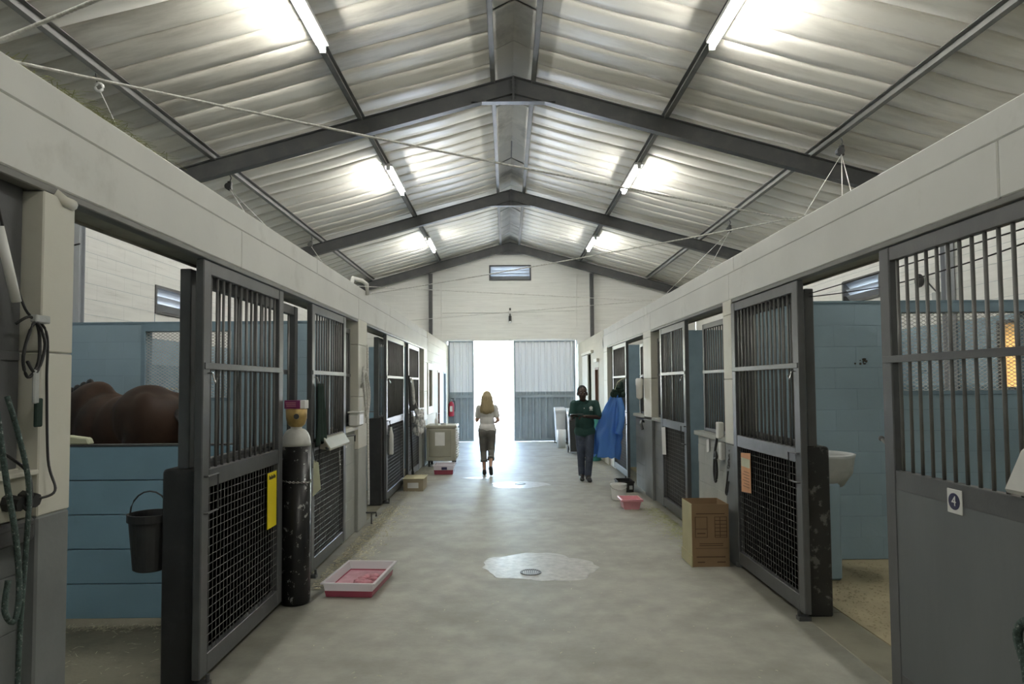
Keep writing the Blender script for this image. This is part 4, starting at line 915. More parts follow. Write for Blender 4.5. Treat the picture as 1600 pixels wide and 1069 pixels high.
# tie hook in the first left stall
t = thing('tie_hook', 'thin wire hook dangling in the first left opening', 'hook', (-1.95, 2.95, 2.4))
part('bracket', MB().tube([(-2.03, 2.84, 2.43), (-2.0, 2.92, 2.45), (-1.97, 3.0, 2.42), (-1.96, 3.05, 2.44)], .004, 5).tube([(-2.0, 2.92, 2.58), (-2.0, 2.92, 2.45)], .004, 5), M['cable'], t); part('dangling_wire', MB().tube([(-2.0, 2.92, 2.45), (-2.0, 2.925, 2.30)], .0025, 5), M['cable'], t); part('clip', MB().tube([(-2.0, 2.925, 2.30), (-1.99, 2.93, 2.27), (-2.0, 2.925, 2.24)], .005, 5), M['chrome'], t)
t = thing('conduit_bulge', 'round cream pipe stub under the left beam at the pillar', 'pipe', (-1.85, 2.72, 2.57)); part('pipe', MB().tube([(-1.84, 2.69, 2.572), (-1.82, 2.73, 2.545), (-1.82, 2.78, 2.545)], .024, 10), M['cream'], t, smooth=True)

# ------------------------------------------------------------------ right side objects
t = thing('number_plate', 'white square plate with a blue 4 on the grey gate', 'number plate', (XR - .005, 3.29, 1.13))
part('plate', MB().box(XR - .002, XR + .004, 3.235, 3.345, 1.125, 1.245), M['paper'], t, .003)
part('disc', MB().tube([(XR - .0022, 3.29, 1.185), (XR - .004, 3.29, 1.185)], .041, 28), M['navy'], t)
text('4', .07, M['paper'], t, Matrix.Translation((XR - .0045, 3.29, 1.185)) @ Matrix.Rotation(R(-90), 4, 'Z') @ Matrix.Rotation(R(90), 4, 'X'), 'numeral')
t = thing('pale_bag', 'pale sack corner resting on the grey gate at the right edge', 'sack', (XR - .05, 2.72, 1.3)); part('sack', MB().prism([(2.92, 1.292), (2.45, 1.292), (2.42, 1.6), (2.80, 1.5)], 'X', XR - .05, XR - .01), M['bucketw'], t, .02)
rope([(XR - .02, 2.68, .8), (XR - .035, 2.80, .78), (XR - .04, 2.86, .70), (XR - .03, 2.83, .55), (XR - .03, 2.82, .3), (XR - .03, 2.84, .1)], .018, M['rope_g'], 'lead_rope', 'thick dark rope hanging at the lower right edge', 'rope')
t = carton('tall_cardboard_box', 1.78, 2.14, 6.50, 6.86, .60, 'tall open cardboard carton by the slim right pillar', M['kraft'], sidem=M['kraft_l'])
part('base_band', MB().box(1.77, 1.78, 6.49, 6.87, 0, .11), M['kraft_l'], t)
m = MB(); yf = 6.4985
def fr(a, b, c, d, e=.005):
    for r__ in rects(a, b, c, d, [(a + e, b - e, c + e, d - e)]): m.box(r__[0], r__[1], yf - .001, yf + .0015, r__[2], r__[3])
fr(1.81, 1.93, .28, .48); fr(1.81, 1.93, .36, .48); fr(2.0, 2.12, .28, .48)
for k in range(5): m.box(2.0, 2.12, yf - .001, yf + .0015, .30 + k * .035, .306 + k * .035)
m.box(2.05, 2.056, yf - .001, yf + .0015, .28, .48); m.box(1.83, 1.91, yf - .001, yf + .0015, .315, .325); m.box(1.82, 2.10, yf - .001, yf + .0015, .505, .513)
for k in range(2): m.box(1.85, 2.08, yf - .001, yf + .0015, .20 + k * .018, .207 + k * .018)
m.box(1.81, 2.12, yf - .001, yf + .0015, .175, .179); m.box(1.82, 2.10, yf - .001, yf + .0015, .09, .10); m.box(1.83, 1.90, yf - .001, yf + .0015, .04, .05); m.box(2.02, 2.10, yf - .001, yf + .0015, .04, .05)
part('printed_marks', m, M['ink'], t)
def notice(x, y0, y1, z0, z1, mt, label, tilt=0):
    t = thing('notice', label, 'notice', (x, (y0 + y1) / 2, z0))
    part('sheet', MB().add([(x, y0, z0), (x, y1, z0 - .02), (x, y1 + tilt, z1 - .02), (x, y0 + tilt, z1), (x - .003, y0, z0), (x - .003, y1, z0 - .02), (x - .003, y1 + tilt, z1 - .02), (x - .003, y0 + tilt, z1)], [(0, 1, 2, 3), (7, 6, 5, 4), (0, 4, 5, 1), (1, 5, 6, 2), (2, 6, 7, 3), (3, 7, 4, 0)]), mt, t)
    return t
t = notice(XR - .01, 6.02, 6.26, .78, 1.14, M['orange_paper'], 'orange paper notice on the near right gate'); part('upper_band', MB().box(XR - .015, XR - .0135, 6.03, 6.25, 1.0, 1.08), M['paper_y'], t)
m = MB()
for k in range(6): m.box(XR - .0145, XR - .0135, 6.05, 6.22 - .03 * (k % 2), .82 + k * .027, .824 + k * .027)
part('lettering', m, M['ink'], t)
notice(XR - .01, 9.22, 9.44, .79, 1.17, M['paper'], 'white paper notice on the right gate beyond the tall carton', .03)
notice(XR + .03, 7.38, 7.47, 1.02, 1.16, M['paper'], 'small white slip on the wall above the tall carton')
t = thing('wall_dispenser', 'white dispenser box on the sill of the right barred window', 'dispenser', (XR + .02, 6.9, 1.2)); part('body', MB().box(XR - .03, XR + .03, 6.86, 6.95, 1.20, 1.37), M['paper'], t, .008); part('lower_box', MB().box(XR - .01, XR + .04, 6.86, 6.94, .98, 1.16), M['bucketw'], t, .008)
rope([(XR - .0, 6.98, 1.24), (XR - .02, 7.02, 1.05), (XR - .02, 7.06, .85), (XR - .02, 7.02, .74), (XR - .02, 6.97, .85), (XR - .02, 7.0, 1.05), (XR - .03, 6.93, 1.0), (XR - .02, 7.05, .98)], .014, M['cable'], 'head_collar', 'black head collar hung below the right barred window', 'head collar')
chain([(XR + .02, 6.62, 1.16), (XR - .015, 6.63, .92)], .018, M['steel'], 'chain', None, 'dark chain hung on the slim right pillar', 'chain', wire=.005)
rope([(XR - .015, 6.63, .90), (XR - .02, 6.66, .78), (XR - .02, 6.70, .68), (XR - .02, 6.66, .67), (XR - .015, 6.62, .8)], .008, M['cable'], 'strap', 'black strap hanging below the dark chain', 'strap')
m = rope([(XR - .0, 10.75, 1.16), (XR - .05, 10.7, 1.17), (XR - .07, 10.62, 1.12), (XR - .05, 10.6, 1.04)], .022, None, None, '', '')
t = thing('tap', 'dark curved tap on the grey wall under the hanging bottle', 'tap', (XR, 10.7, 1.1)); part('spout', m, M['steel'], t, smooth=True); part('back_plate', MB().box(XR + .02, XR + .045, 10.7, 10.8, 1.11, 1.21), M['steel'], t)
t = thing('wall_slot', 'narrow dark slot recessed in the grey right wall', 'slot', (XR + .04, 10.36, .69)); part('slot', MB().box(XR + .036, XR + .044, 10.30, 10.42, .68, 1.02), M['black'], t)
t = thing('drip_bottle', 'white drip bottle hung before the screened right window', 'bottle', (XR - .04, 10.6, 1.5)); part('bottle', MB().lathe((XR - .07, 10.72, 1.52), [(.02, 0), (.05, .03), (.055, .22), (.06, .23), (.06, .32), (.04, .34)], 16), M['bucketw'], t, smooth=True); part('arm', MB().tube([(XR + .1, 10.72, 1.9), (XR - .07, 10.72, 1.9), (XR - .07, 10.72, 1.84)], .006, 6), M['steel'], t); part('drip_line', MB().tube([(XR - .07, 10.72, 1.52), (XR - .06, 10.74, 1.3)], .004, 5), M['rope_w'], t)
# buckets and tubs on the floor, right side
t = thing('white_bucket', 'white plastic bucket beside the pink tub', 'bucket', (1.70, 10.28, 0))
part('pail', MB().lathe((1.70, 10.28, 0), [(.10, 0), (.105, .01), (.122, .22), (.128, .22), (.128, .24), (.115, .24), (.10, .02)], 28), M['bucketw'], t, smooth=False); part('handle', MB().tube([(1.70 + .126 * math.cos(a), 10.28 - .03 - .1 * math.sin(a), .21 - .05 * math.sin(a)) for a in [math.pi * k / 10 for k in range(11)]], .004, 5), M['chrome'], t)
def tub(name, x0, x1, y0, y1, h, mt, label, e=.03, rim=.02, cat='tub'):
    t = thing(name, label, cat, ((x0 + x1) / 2, (y0 + y1) / 2, 0))
    def ring(i, z): return [(x0 + i, y0 + i, z), (x1 - i, y0 + i, z), (x1 - i, y1 - i, z), (x0 + i, y1 - i, z)]
    vs = ring(e, 0) + ring(0, h) + ring(.006, h) + ring(e + .006, .006); fs = [(3, 2, 1, 0), (12, 13, 14, 15)]
    for a, b in ((0, 1), (1, 2), (2, 3)):
        for k in range(4): fs.append((a * 4 + k, a * 4 + (k + 1) % 4, b * 4 + (k + 1) % 4, b * 4 + k))
    part('body', MB().add(vs, fs), mt, t); f = MB()
    for r__ in rects(x0 - rim, x1 + rim, y0 - rim, y1 + rim, [(x0 + .004, x1 - .004, y0 + .004, y1 - .004)]): f.box(*r__, h - .03, h)
    part('rim', f, mt, t, .004); return t
tub('pink_tub', 1.61, 1.88, 9.42, 9.75, .145, M['pink'], 'pink plastic tub on the aisle floor, right side')
t = tub('black_crate', 1.80, 2.06, 10.92, 11.3, .18, M['black'], 'black open crate behind the white bucket', .01, .008, 'crate')
part('label_patch', MB().box(1.98, 2.03, 10.90, 10.915, .05, .11), M['feeder'], t)
# blue gown hanging into the aisle
def gown():
    t = thing('plastic_gown', 'crumpled blue plastic gown hung on the far right gate', 'gown', (1.95, 12.35, .4))
    n, nz = 72, 34; vs = []; q = random.Random(4)
    for j in range(nz + 1):
        v = j / nz; z = 1.62 - 1.17 * v
        hw = .05 + .30 * min(1, v * 1.5) ** .8 - .03 * v; dp = .05 + .10 * v; cx_ = 2.03 - .15 * v ** .9; 
        for i in range(n):
            a = 2 * math.pi * i / n; f = 1 + (.04 + .13 * v) * math.sin(7 * a + 1.8 * math.sin(5 * v)) + .07 * math.sin(13 * a + 2 + 3 * v) + .05 * math.sin(19 * v + 5 * a)
            vs.append((cx_ + hw * f * math.cos(a) * (1 if math.cos(a) < 0 else .55), 12.35 + dp * f * math.sin(a), z + .03 * v * math.sin(4 * a) - (.05 * v if math.cos(a) > 0 else 0)))
    fs = [(j * n + i, j * n + (i + 1) % n, (j + 1) * n + (i + 1) % n, (j + 1) * n + i) for j in range(nz) for i in range(n)]; fs.append(tuple(range(n - 1, -1, -1)))
    o = part('skirt', MB().add(vs, fs), M['gown'], t, smooth=True); md = o.modifiers.new('s', 'SOLIDIFY'); md.thickness = .003
    m = rope([(2.06, 12.3, 1.50), (2.10, 12.24, 1.3), (2.08, 12.2, 1.05), (2.02, 12.19, .85)], .06, None, None, '', '', n=12); part('sleeve', m, M['gown'], t, smooth=True)
    m = MB(); q = random.Random(9)
    for k in range(14): m.ball((2.06 + q.gauss(0, .05), 12.3 + q.gauss(0, .03), 1.66 + q.uniform(-.10, .12)), (q.uniform(.03, .07), .04, q.uniform(.03, .08)), 8, 6)
    part('dark_hood', m, M['green_rug'], t, smooth=True, label='dark cloth bundle above the gown')
    part('strap', MB().tube([(1.98, 12.25, 1.66), (2.03, 12.25, 1.80), (2.12, 12.25, 1.86), (2.2, 12.3, 1.88)], .008, 6), M['paper_y'], t)
gown()
# trough in the right stall
t = thing('feed_trough', 'grey concrete feed trough on a pedestal in the right stall', 'trough', (2.9, 6.2, 0))
part('bowl', MB().lathe((2.93, 6.25, .78), [(.10, 0), (.19, .04), (.27, .16), (.29, .30), (.30, .33), (.275, .335), (.255, .30), (.20, .12), (.05, .06)], 32), M['feeder'], t, smooth=True)
part('pedestal', MB().prism([(2.52, 6.02), (3.0, 6.02), (3.0, 6.5), (2.52, 6.5)], 'Z', -.004, .86), M['blue'], t, .02)
scatter('bedding', 'sandy bedding heaped in the right stall doorway', 1500, lambda q: (q.uniform(2.6, 4.2), q.uniform(4.4, 6.6), -.002), M['sand'], (.01, .04), 21, .004)
# smudges chewed in the blue paint, cables across the right stall
for (x, z, s_, lb) in ((3.62, 1.98, .035, 'dark scuff mark in the middle of the right partition'), (3.92, 1.95, .012, 'tiny dark scuff near the mesh in the right partition')):
    m = MB(); q = random.Random(int(x * 100))
    for k in range(9): m.ball((x + q.gauss(0, s_), 6.718, z + q.gauss(0, s_ * .5)), (q.uniform(.2, .7) * s_, .003, q.uniform(.15, .4) * s_), 7, 5)
    solo('paint_chip', m, M['dirt'], lb, 'paint chip', kind='stuff')
t = thing('door_bolt', 'small grey bolt projecting from the near right gate post', 'bolt', (XR + .1, 3.95, 1.38)); part('bolt', MB().tube([(XR + .04, 3.80, 1.34), (XR + .12, 4.12, 1.42)], .011, 8), M['steel'], t); part('knob', MB().ball((XR + .12, 4.13, 1.425), .018), M['steel'], t)
rope([(2.34, 5.16, 2.44), (2.36, 4.6, 2.40), (2.36, 4.0, 2.37), (2.36, 3.4, 2.38), (2.36, 2.9, 2.41), (2.36, 2.3, 2.47)], .004, M['cable'], 'stall_cable', 'lower black cable sagging behind the right stall front', 'cable')
rope([(2.34, 5.18, 2.46), (2.36, 4.0, 2.465), (2.36, 3.0, 2.47), (2.36, 2.3, 2.475)], .004, M['cable'], 'stall_cable', 'upper black cable stretched behind the right stall front', 'cable')
t = thing('wall_light', 'small dark lamp on the right outer wall', 'lamp', (OR - .05, 8.95, 3.1)); part('lamp', MB().ball((OR - .08, 9.35, 3.2), (.06, .07, .1)), M['bindark'], t, smooth=True); part('socket', MB().box(OR - .05, OR, 9.0, 9.14, 2.85, 3.0), M['feeder'], t, .01); part('cable', MB().tube([(OR - .02, 9.07, 3.0), (OR - .02, 9.3, 3.2)], .01, 6), M['cable'], t)

# ------------------------------------------------------------------ ropes and cords under the roof
def sag(a, b, d, n=10):
    a, b = Vector(a), Vector(b); return [a + (b - a) * (k / n) - Vector((0, 0, d * 4 * (k / n) * (1 - k / n))) for k in range(n + 1)]
for (a, b, d, r__, lb) in (((-1.9, 2.47, 3.02), (2.25, 5.05, 3.02), .02, .006, 'pale rope from the near left beam to the right beam'), ((-1.9, 2.42, 3.05), (2.25, .3, 3.06), .02, .007, 'pale rope crossing the top left corner'),
                           ((-1.9, 9.0, 3.01), (2.25, 4.9, 3.02), .02, .006, 'thin rope slanting nearer from left beam to right beam'), ((-1.9, 8.2, 3.01), (2.25, 9.96, 3.01), .0, .005, 'thin wire crossing below the end vent'),
                           ((-1.9, 12.7, 3.01), (2.25, 9.8, 3.01), .0, .005, 'thin wire crossing in front of the end wall lamp')):
    solo('ceiling_rope', MB().tube(sag(a, b, d), r__, 6), M['rope_w'], lb, 'rope', smooth=True, group='ropes strung between the beams')
def pulley(x, y, z, ends, label):
    t = thing('pulley', label, 'pulley', (x, y, z), 'pulleys under the outer purlins')
    part('hook', MB().tube([(x, y, z), (x + .02, y, z - .05), (x, y, z - .1)], .008, 6), M['steel'], t); part('block', MB().box(x - .03, x + .03, y - .03, y + .03, z - .24, z - .10), M['bindark'], t, .01); part('sheave', MB().tube([(x - .02, y - .035, z - .18), (x - .02, y + .035, z - .18)], .05, 12), M['steel'], t)
    for e in ends: part('cord', MB().tube([(x, y, z - .22), e], .004, 5), M['rope_w'], t)
pulley(4.42, 8.6, 4.985, [(2.3, 5.2, 3.0), (2.36, 4.6, 3.0), (2.42, 4.55, 3.0)], 'black pulley on the right outer purlin nearest the camera')
pulley(4.42, 13.0, 4.985, [(2.4, 8.2, 3.0), (2.3, 10.2, 3.0)], 'black pulley on the right outer purlin farther back')
pulley(-4.18, 10.0, 4.985, [(-1.98, 5.3, 3.0), (-1.98, 6.2, 3.0)], 'black pulley on the left outer purlin beyond the first truss')
pulley(-4.18, 14.2, 4.985, [(-1.98, 7.6, 3.0)], 'black pulley on the left outer purlin farther back')
t = thing('ring_insulator', 'white ring insulator hung from the left outer purlin', 'insulator', (-4.18, 6.7, 4.9)); part('ring', MB().tube([(-4.14 + .04 * math.cos(a), 6.7, 4.84 + .04 * math.sin(a)) for a in [2 * math.pi * k / 12 for k in range(13)]], .014, 6), M['paper'], t, smooth=True); part('wire', MB().tube([(-4.16, 6.7, 4.88), (-4.18, 6.7, 4.985)], .005, 5), M['cable'], t); part('lower_ring', MB().tube([(-4.1 + .03 * math.cos(a), 7.0, 4.45 + .04 * math.sin(a)) for a in [2 * math.pi * k / 12 for k in range(13)]], .012, 6).tube([(-4.1, 7.0, 4.49), (-4.14, 6.72, 4.81)], .004, 4).tube([(-4.1, 7.0, 4.41), (-1.98, 3.6, 3.0)], .004, 4), M['paper'], t)

# ------------------------------------------------------------------ animals
def horse():
    t = thing('horse', 'bay horse standing behind the blue plank partition in the first left stall', 'horse', (0, 0, 0), 'horses in the left stalls')
    P = []
    # trunk along +x (forward); withers at x=.42, croup at x=-.45
    for c, r_ in (((-.62, 0, 1.34), (.26, .27, .28)), ((-.42, 0, 1.38), (.34, .30, .33)), ((-.12, 0, 1.30), (.36, .29, .31)), ((.16, 0, 1.28), (.36, .30, .35)), ((.42, 0, 1.36), (.30, .26, .38)), ((.56, 0, 1.26), (.24, .24, .32)), ((.36, 0, 1.62), (.24, .09, .13)), ((-.42, 0, 1.56), (.26, .17, .14))):
        P.append(('e', c, r_))
    for s_ in (-1, 1):
        P += [('e', (-.58, s_ * .15, 1.30), (.24, .15, .34)), ('c', (-.55, s_ * .16, 1.15), .16, (-.42, s_ * .17, .92), .105), ('c', (-.42, s_ * .17, .92), .10, (-.72, s_ * .16, .56), .06), ('c', (-.72, s_ * .16, .56), .058, (-.68, s_ * .16, .22), .04), ('c', (-.68, s_ * .16, .22), .045, (-.62, s_ * .16, .10), .045), ('c', (-.62, s_ * .16, .10), .05, (-.6, s_ * .16, .04), .062),
              ('e', (.5, s_ * .15, 1.25), (.17, .12, .30)), ('c', (.52, s_ * .15, 1.05), .11, (.46, s_ * .15, .82), .08), ('c', (.46, s_ * .15, .82), .075, (.47, s_ * .15, .52), .055), ('c', (.47, s_ * .15, .52), .05, (.46, s_ * .15, .2), .038), ('c', (.46, s_ * .15, .2), .045, (.52, s_ * .15, .09), .045), ('c', (.52, s_ * .15, .09), .05, (.53, s_ * .15, .04), .06)]
    P += [('c', (.52, 0, 1.45), .24, (.86, .06, 1.40), .17), ('c', (.86, .06, 1.40), .17, (1.12, .12, 1.28), .125), ('c', (1.12, .12, 1.28), .125, (1.24, .14, 1.05), .10), ('c', (1.24, .14, 1.05), .10, (1.33, .15, .80), .065), ('e', (1.33, .15, .78), (.07, .06, .06)),
          ('c', (1.10, .07, 1.40), .035, (1.13, .06, 1.50), .012), ('c', (1.10, .17, 1.40), .035, (1.13, .19, 1.50), .012)]
    blob('body', P, .022, M['horse'], t, 16)
    m = MB()
    for k in range(9):
        u = k / 8; m.ball((.46 + u * .66, .02 + .10 * u, 1.68 - .22 * u), (.07, .035, .09), 8, 6)
    local('mane', m, M['mane'], t)
    m = MB().tube([(-.80, 0, 1.44), (-.90, 0, 1.40), (-.95, .0, 1.2), (-.95, 0, .95), (-.93, 0, .6)], .055, 10); local('tail', m, M['mane'], t)
    for s_ in (-1, 1):
        local('hoof', MB().lathe((-.59, s_ * .16, .0), [(.07, 0), (.055, .07)], 14), M['hoof'], t); local('hoof', MB().lathe((.54, s_ * .15, .0), [(.07, 0), (.055, .07)], 14), M['hoof'], t)
        local('eye', MB().ball((1.19, .135 + s_ * .095, 1.20), .022), M['black'], t)
    q = random.Random(2); m = MB()
    for k in range(5):
        x, y_ = q.uniform(-.7, -.35), q.uniform(-.2, -.1); m.tube([(x, y_, 1.655), (x + q.uniform(-.04, .04), y_ + .02, 1.67)], .004, 4)
    local('straw_fleck', m, M['straw'], t)
    return t
H = horse(); H.location = (-3.98, 6.90, -.004); H.rotation_euler.z = R(180 - 27); H.scale = (1.06,) * 3
H2 = copy_tree(H); H2.location = (-3.55, 12.65, -.004); H2.rotation_euler.z = R(180); H2.scale = (.93,) * 3; H2['label'] = 'brown horse glimpsed past the hose pillar in a farther left stall'

# ------------------------------------------------------------------ people
def hand(P, wrist, d, up, thumb, curl=.5, s=1.0):
    """palm and five unequal bent fingers leaving the wrist along d; thumb from the side of the palm"""
    d, up = Vector(d).normalized(), Vector(up).normalized(); sd = d.cross(up).normalized(); w = Vector(wrist)
    P.append(('c', w, .024 * s, w + d * .03 * s, .026 * s)); 
    for k, off in enumerate((-.027, -.009, .009, .027)): P.append(('c', w + d * .03 * s + sd * off * .7 * s, .015 * s, w + d * .085 * s + sd * off * s, .0125 * s))
    for k, (off, L) in enumerate(((-.027, .062), (-.009, .075), (.009, .070), (.027, .054))):
        a = w + d * .088 * s + sd * off * s; b = a + (d * (1 - curl * .4) - up * curl * .5).normalized() * L * .5 * s; c = b + (d * (1 - curl) - up * curl).normalized() * L * .5 * s
        P.append(('c', a, .0095 * s, b, .0088 * s)); P.append(('c', b, .0088 * s, c, .0075 * s))
    a = w + d * .03 * s + sd * thumb * .028 * s; b = a + (d * .6 + sd * thumb * .8).normalized() * .04 * s; c = b + (d * .9 + sd * thumb * .2 - up * .2).normalized() * .032 * s
    P.append(('c', a, .013 * s, b, .011 * s)); P.append(('c', b, .011 * s, c, .009 * s))
def man():
    # faces -y (towards the camera); his left is +x
    t = thing('person', 'man in a dark green polo and jeans looking at a black tablet', 'person', (1.42, 12.25, 0))
    B = []; hx, hy, hz = -.045, -.05, 1.60
    B += [('e', (hx, hy + .01, hz + .025), (.086, .104, .115)), ('e', (hx, hy - .035, hz - .055), (.066, .066, .07)), ('c', (hx, hy - .09, hz - .0), .013, (hx, hy - .10, hz - .035), .019), ('e', (hx, hy - .075, hz - .07), (.027, .02, .012)), ('e', (hx, hy - .07, hz - .105), (.028, .025, .02))]
    for s_ in (-1, 1): B += [('e', (hx + s_ * .089, hy + .015, hz - .01), (.012, .022, .036)), ('e', (hx + s_ * .033, hy - .082, hz + .035), (.024, .012, .008)), ('e', (hx + s_ * .042, hy - .06, hz - .03), (.026, .03, .028))]
    B += [('c', (hx, hy + .02, hz - .08), .056, (-.02, .02, 1.43), .062), ('e', (0, .02, 1.25), (.17, .10, .22)), ('e', (0, .02, .98), (.155, .105, .16))]
    sh = {-1: (-.19, .01, 1.40), 1: (.20, .02, 1.40)}; el = {-1: (-.245, -.02, 1.14), 1: (.25, -.06, 1.16)}; wr = {-1: (-.27, -.24, 1.20), 1: (-.02, -.27, 1.19)}
    for s_ in (-1, 1): B += [('c', sh[s_], .058, el[s_], .043), ('c', el[s_], .042, wr[s_], .027)]
    hand(B, wr[-1], (.45, -.5, .05), (0, 0, 1), 1, .35); hand(B, wr[1], (-.75, -.4, .03), (0, 0, 1), -1, .7)
    hips = {-1: (-.09, .03, .92), 1: (.09, .02, .92)}; kn = {-1: (-.075, .0, .50), 1: (.075, -.06, .50)}; an = {-1: (-.055, .12, .10), 1: (.045, -.04, .085)}
    for s_ in (-1, 1): B += [('c', hips[s_], .08, kn[s_], .055), ('c', kn[s_], .054, an[s_], .036), ('c', an[s_], .036, (an[s_][0], an[s_][1] - .13, .05), .03)]
    blob('body', B, .0062, M['skin_d'], t, 2)
    S = [('e', (0, .02, 1.27), (.195, .125, .20)), ('e', (0, .015, 1.05), (.182, .128, .22)), ('c', (-.075, .02, .905), .125, (.075, .02, .905), .125), ('c', (-.15, .02, 1.40), .075, (.15, .02, 1.40), .075), ('c', (-.03, .03, 1.43), .075, (0, .02, 1.40), .09)]
    for s_ in (-1, 1):
        e = Vector(el[s_]); a = Vector(sh[s_]); S.append(('c', a, .078, a + (e - a) * .82, .07))
    sh_o = blob('polo_shirt', S, .010, M['polo'], t, 3)
    m = MB()
    for s_ in (-1, 1): m.prism([(-.02 + s_ * .005, 1.445), (-.02 + s_ * .085, 1.475), (-.02 + s_ * .075, 1.425), (-.02 + s_ * .03, 1.395)], 'Y', -.075, -.055)
    local('collar', m, M['polo'], sh_o, False)
    e_ = local('emblem', MB().tube([(.105, -.098, 1.335), (.105, -.113, 1.337)], .030, 16), M['paper'], sh_o, False, label='white round emblem')
    local('emblem_band', MB().box(.075, .135, -.112, -.100, 1.288, 1.30), M['paper'], sh_o, False)
    local('button', MB().ball((-.02, -.108, 1.33), .008), M['paper'], sh_o)
    J = [('e', (0, .025, .89), (.165, .115, .11))]
    for s_ in (-1, 1): J += [('c', hips[s_], .098, kn[s_], .075), ('c', kn[s_], .074, (an[s_][0], an[s_][1], .11), .062)]
    blob('jeans', J, .010, M['jeans'], t, 3)
    for s_ in (-1, 1):
        x, y_, z = an[s_]; F_ = [('c', (x, y_ + .03, .055), .045, (x + s_ * .01, y_ - .13, .045), .044), ('c', (x, y_, .10), .048, (x, y_ - .05, .07), .048), ('e', (x + s_ * .01, y_ - .16, .035), (.045, .05, .033))]
        blob('shoe', F_, .009, M['shoe'], t, 2)
    blob('hair', [('e', (hx, hy + .022, hz + .052), (.088, .10, .10)), ('e', (hx, hy + .038, hz + .0), (.086, .084, .085))], .008, M['hair_d'], t, 2)
    for s_ in (-1, 1):
        ey = local('eye', MB().ball((hx + s_ * .033, hy - .083, hz + .012), (.010, .006, .005)), M['eyew'], t); local('pupil', MB().ball((hx + s_ * .033, hy - .089, hz + .009), (.0055, .004, .005)), M['black'], ey)
    return t
man()
t = thing('tablet', 'black tablet held in both hands by the man', 'tablet', (1.29, 11.92, 1.2))
part('case', MB().box(1.13, 1.36, 11.86, 12.0, 1.222, 1.234), M['black'], t, .004); part('screen', MB().box(1.14, 1.35, 11.87, 11.99, 1.234, 1.236), M['bindark'], t)
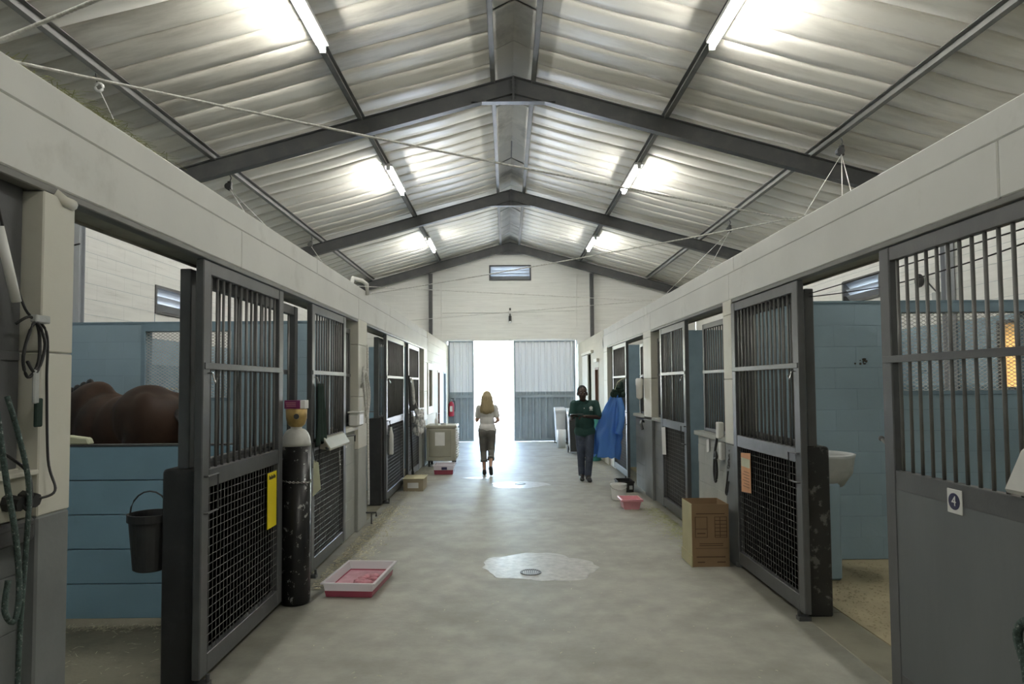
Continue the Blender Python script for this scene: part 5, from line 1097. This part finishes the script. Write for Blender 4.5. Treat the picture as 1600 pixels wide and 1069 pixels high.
def woman():
    # walks away (+y); seen from behind
    t = thing('person', 'woman with long blond hair in a white tee walking to the door', 'person', (-.40, 13.15, 0))
    B = []; hx, hy, hz = .0, .02, 1.52
    B += [('e', (hx, hy, hz + .02), (.072, .09, .10)), ('e', (hx, hy + .035, hz - .05), (.055, .058, .06)), ('c', (hx, hy + .085, hz), .012, (hx, hy + .098, hz - .03), .016), ('e', (hx, hy + .075, hz - .065), (.025, .018, .010))]
    for s_ in (-1, 1): B += [('e', (hx + s_ * .074, hy - .01, hz - .01), (.011, .02, .03)), ('e', (hx + s_ * .03, hy + .08, hz + .03), (.022, .012, .007))]
    B += [('c', (0, .0, hz - .08), .048, (0, -.02, 1.34), .054), ('e', (0, 0, 1.18), (.14, .085, .20)), ('e', (0, 0, .93), (.15, .10, .15))]
    sh = {-1: (-.155, 0, 1.315), 1: (.155, 0, 1.315)}; el = {-1: (-.20, .03, 1.07), 1: (.215, -.02, 1.075)}; wr = {-1: (-.17, .22, 1.10), 1: (.17, .17, 1.02)}
    for s_ in (-1, 1): B += [('c', sh[s_], .046, el[s_], .036), ('c', el[s_], .035, wr[s_], .024)]
    hand(B, wr[-1], (.1, .9, .15), (0, 0, 1), 1, .5, .92); hand(B, wr[1], (-.3, .9, .0), (0, 0, 1), -1, .5, .92)
    hips = {-1: (-.085, 0, .88), 1: (.085, 0, .88)}; kn = {-1: (-.075, .03, .47), 1: (.08, .02, .48)}; an = {-1: (-.055, -.04, .09), 1: (.07, -.24, .19)}
    for s_ in (-1, 1): B += [('c', hips[s_], .085, kn[s_], .052), ('c', kn[s_], .05, an[s_], .032)]
    B += [('c', an[-1], .032, (-.06, .08, .045), .026), ('c', an[1], .032, (.075, -.16, .085), .026)]
    blob('body', B, .0062, M['skin_l'], t, 2)
    S = [('e', (0, 0, 1.22), (.155, .105, .17)), ('e', (.0, 0, 1.05), (.15, .108, .18)), ('c', (-.05, -.005, .925), .122, (.05, -.005, .925), .122), ('c', (-.12, 0, 1.315), .062, (.12, 0, 1.315), .062), ('e', (.07, -.03, .87), (.10, .10, .09))]
    for s_ in (-1, 1):
        e = Vector(el[s_]); a = Vector(sh[s_]); S.append(('c', a, .066, a + (e - a) * .62, .06))
    blob('tee_shirt', S, .010, M['tee'], t, 3)
    J = [('e', (0, 0, .86), (.165, .118, .12)), ('e', (-.07, -.04, .84), (.10, .10, .10)), ('e', (.07, -.04, .84), (.10, .10, .10))]
    lo = {}
    for s_ in (-1, 1):
        k, a = Vector(kn[s_]), Vector(an[s_]); lo[s_] = k + (a - k) * .42; J += [('c', hips[s_], .10, kn[s_], .07), ('c', kn[s_], .068, lo[s_], .062)]
    cp = blob('capri_trousers', J, .010, M['capri'], t, 3)
    for s_ in (-1, 1):
        k, a = Vector(kn[s_]), Vector(an[s_]); d = (a - k).normalized(); local('rolled_cuff', MB().tube([lo[s_] + d * .0, lo[s_] + d * .05], .07, 16), M['capri'], cp)
    blob('shoe', [('c', (-.055, -.06, .05), .042, (-.062, .12, .036), .036), ('c', (-.055, -.045, .085), .038, (-.06, .03, .055), .04)], .008, M['shoe'], t, 2)
    blob('shoe', [('c', (.07, -.27, .165), .042, (.078, -.12, .045), .038), ('c', (.07, -.235, .175), .038, (.075, -.17, .10), .04)], .008, M['shoe'], t, 2)
    Hh = [('e', (0, -.005, 1.545), (.09, .105, .108)), ('c', (-.03, -.05, 1.5), .085, (-.045, -.075, 1.29), .075), ('c', (.03, -.05, 1.5), .085, (.05, -.075, 1.29), .075), ('c', (-.07, -.02, 1.45), .05, (-.10, -.05, 1.27), .042), ('c', (.075, -.02, 1.45), .05, (.105, -.05, 1.27), .042), ('c', (0, -.06, 1.4), .08, (0, -.085, 1.26), .07)]
    q = random.Random(6)
    for k in range(10): x = -.11 + .022 * k; Hh.append(('c', (x, -.085, 1.33), .024, (x * 1.08, -.09, 1.215 + q.uniform(-.02, .02)), .012))
    blob('hair', Hh, .009, M['blond'], t, 2)
    for s_ in (-1, 1): local('eye', MB().ball((hx + s_ * .03, hy + .082, hz + .012), (.012, .007, .006)), M['eyew'], t)
    return t
woman()
t = thing('folded_paper', 'white folded paper held in the left hand of the woman', 'paper', (-.6, 13.4, 1.1)); part('sheet', MB().box(-.66, -.52, 13.42, 13.62, 1.085, 1.092), M['paper'], t)
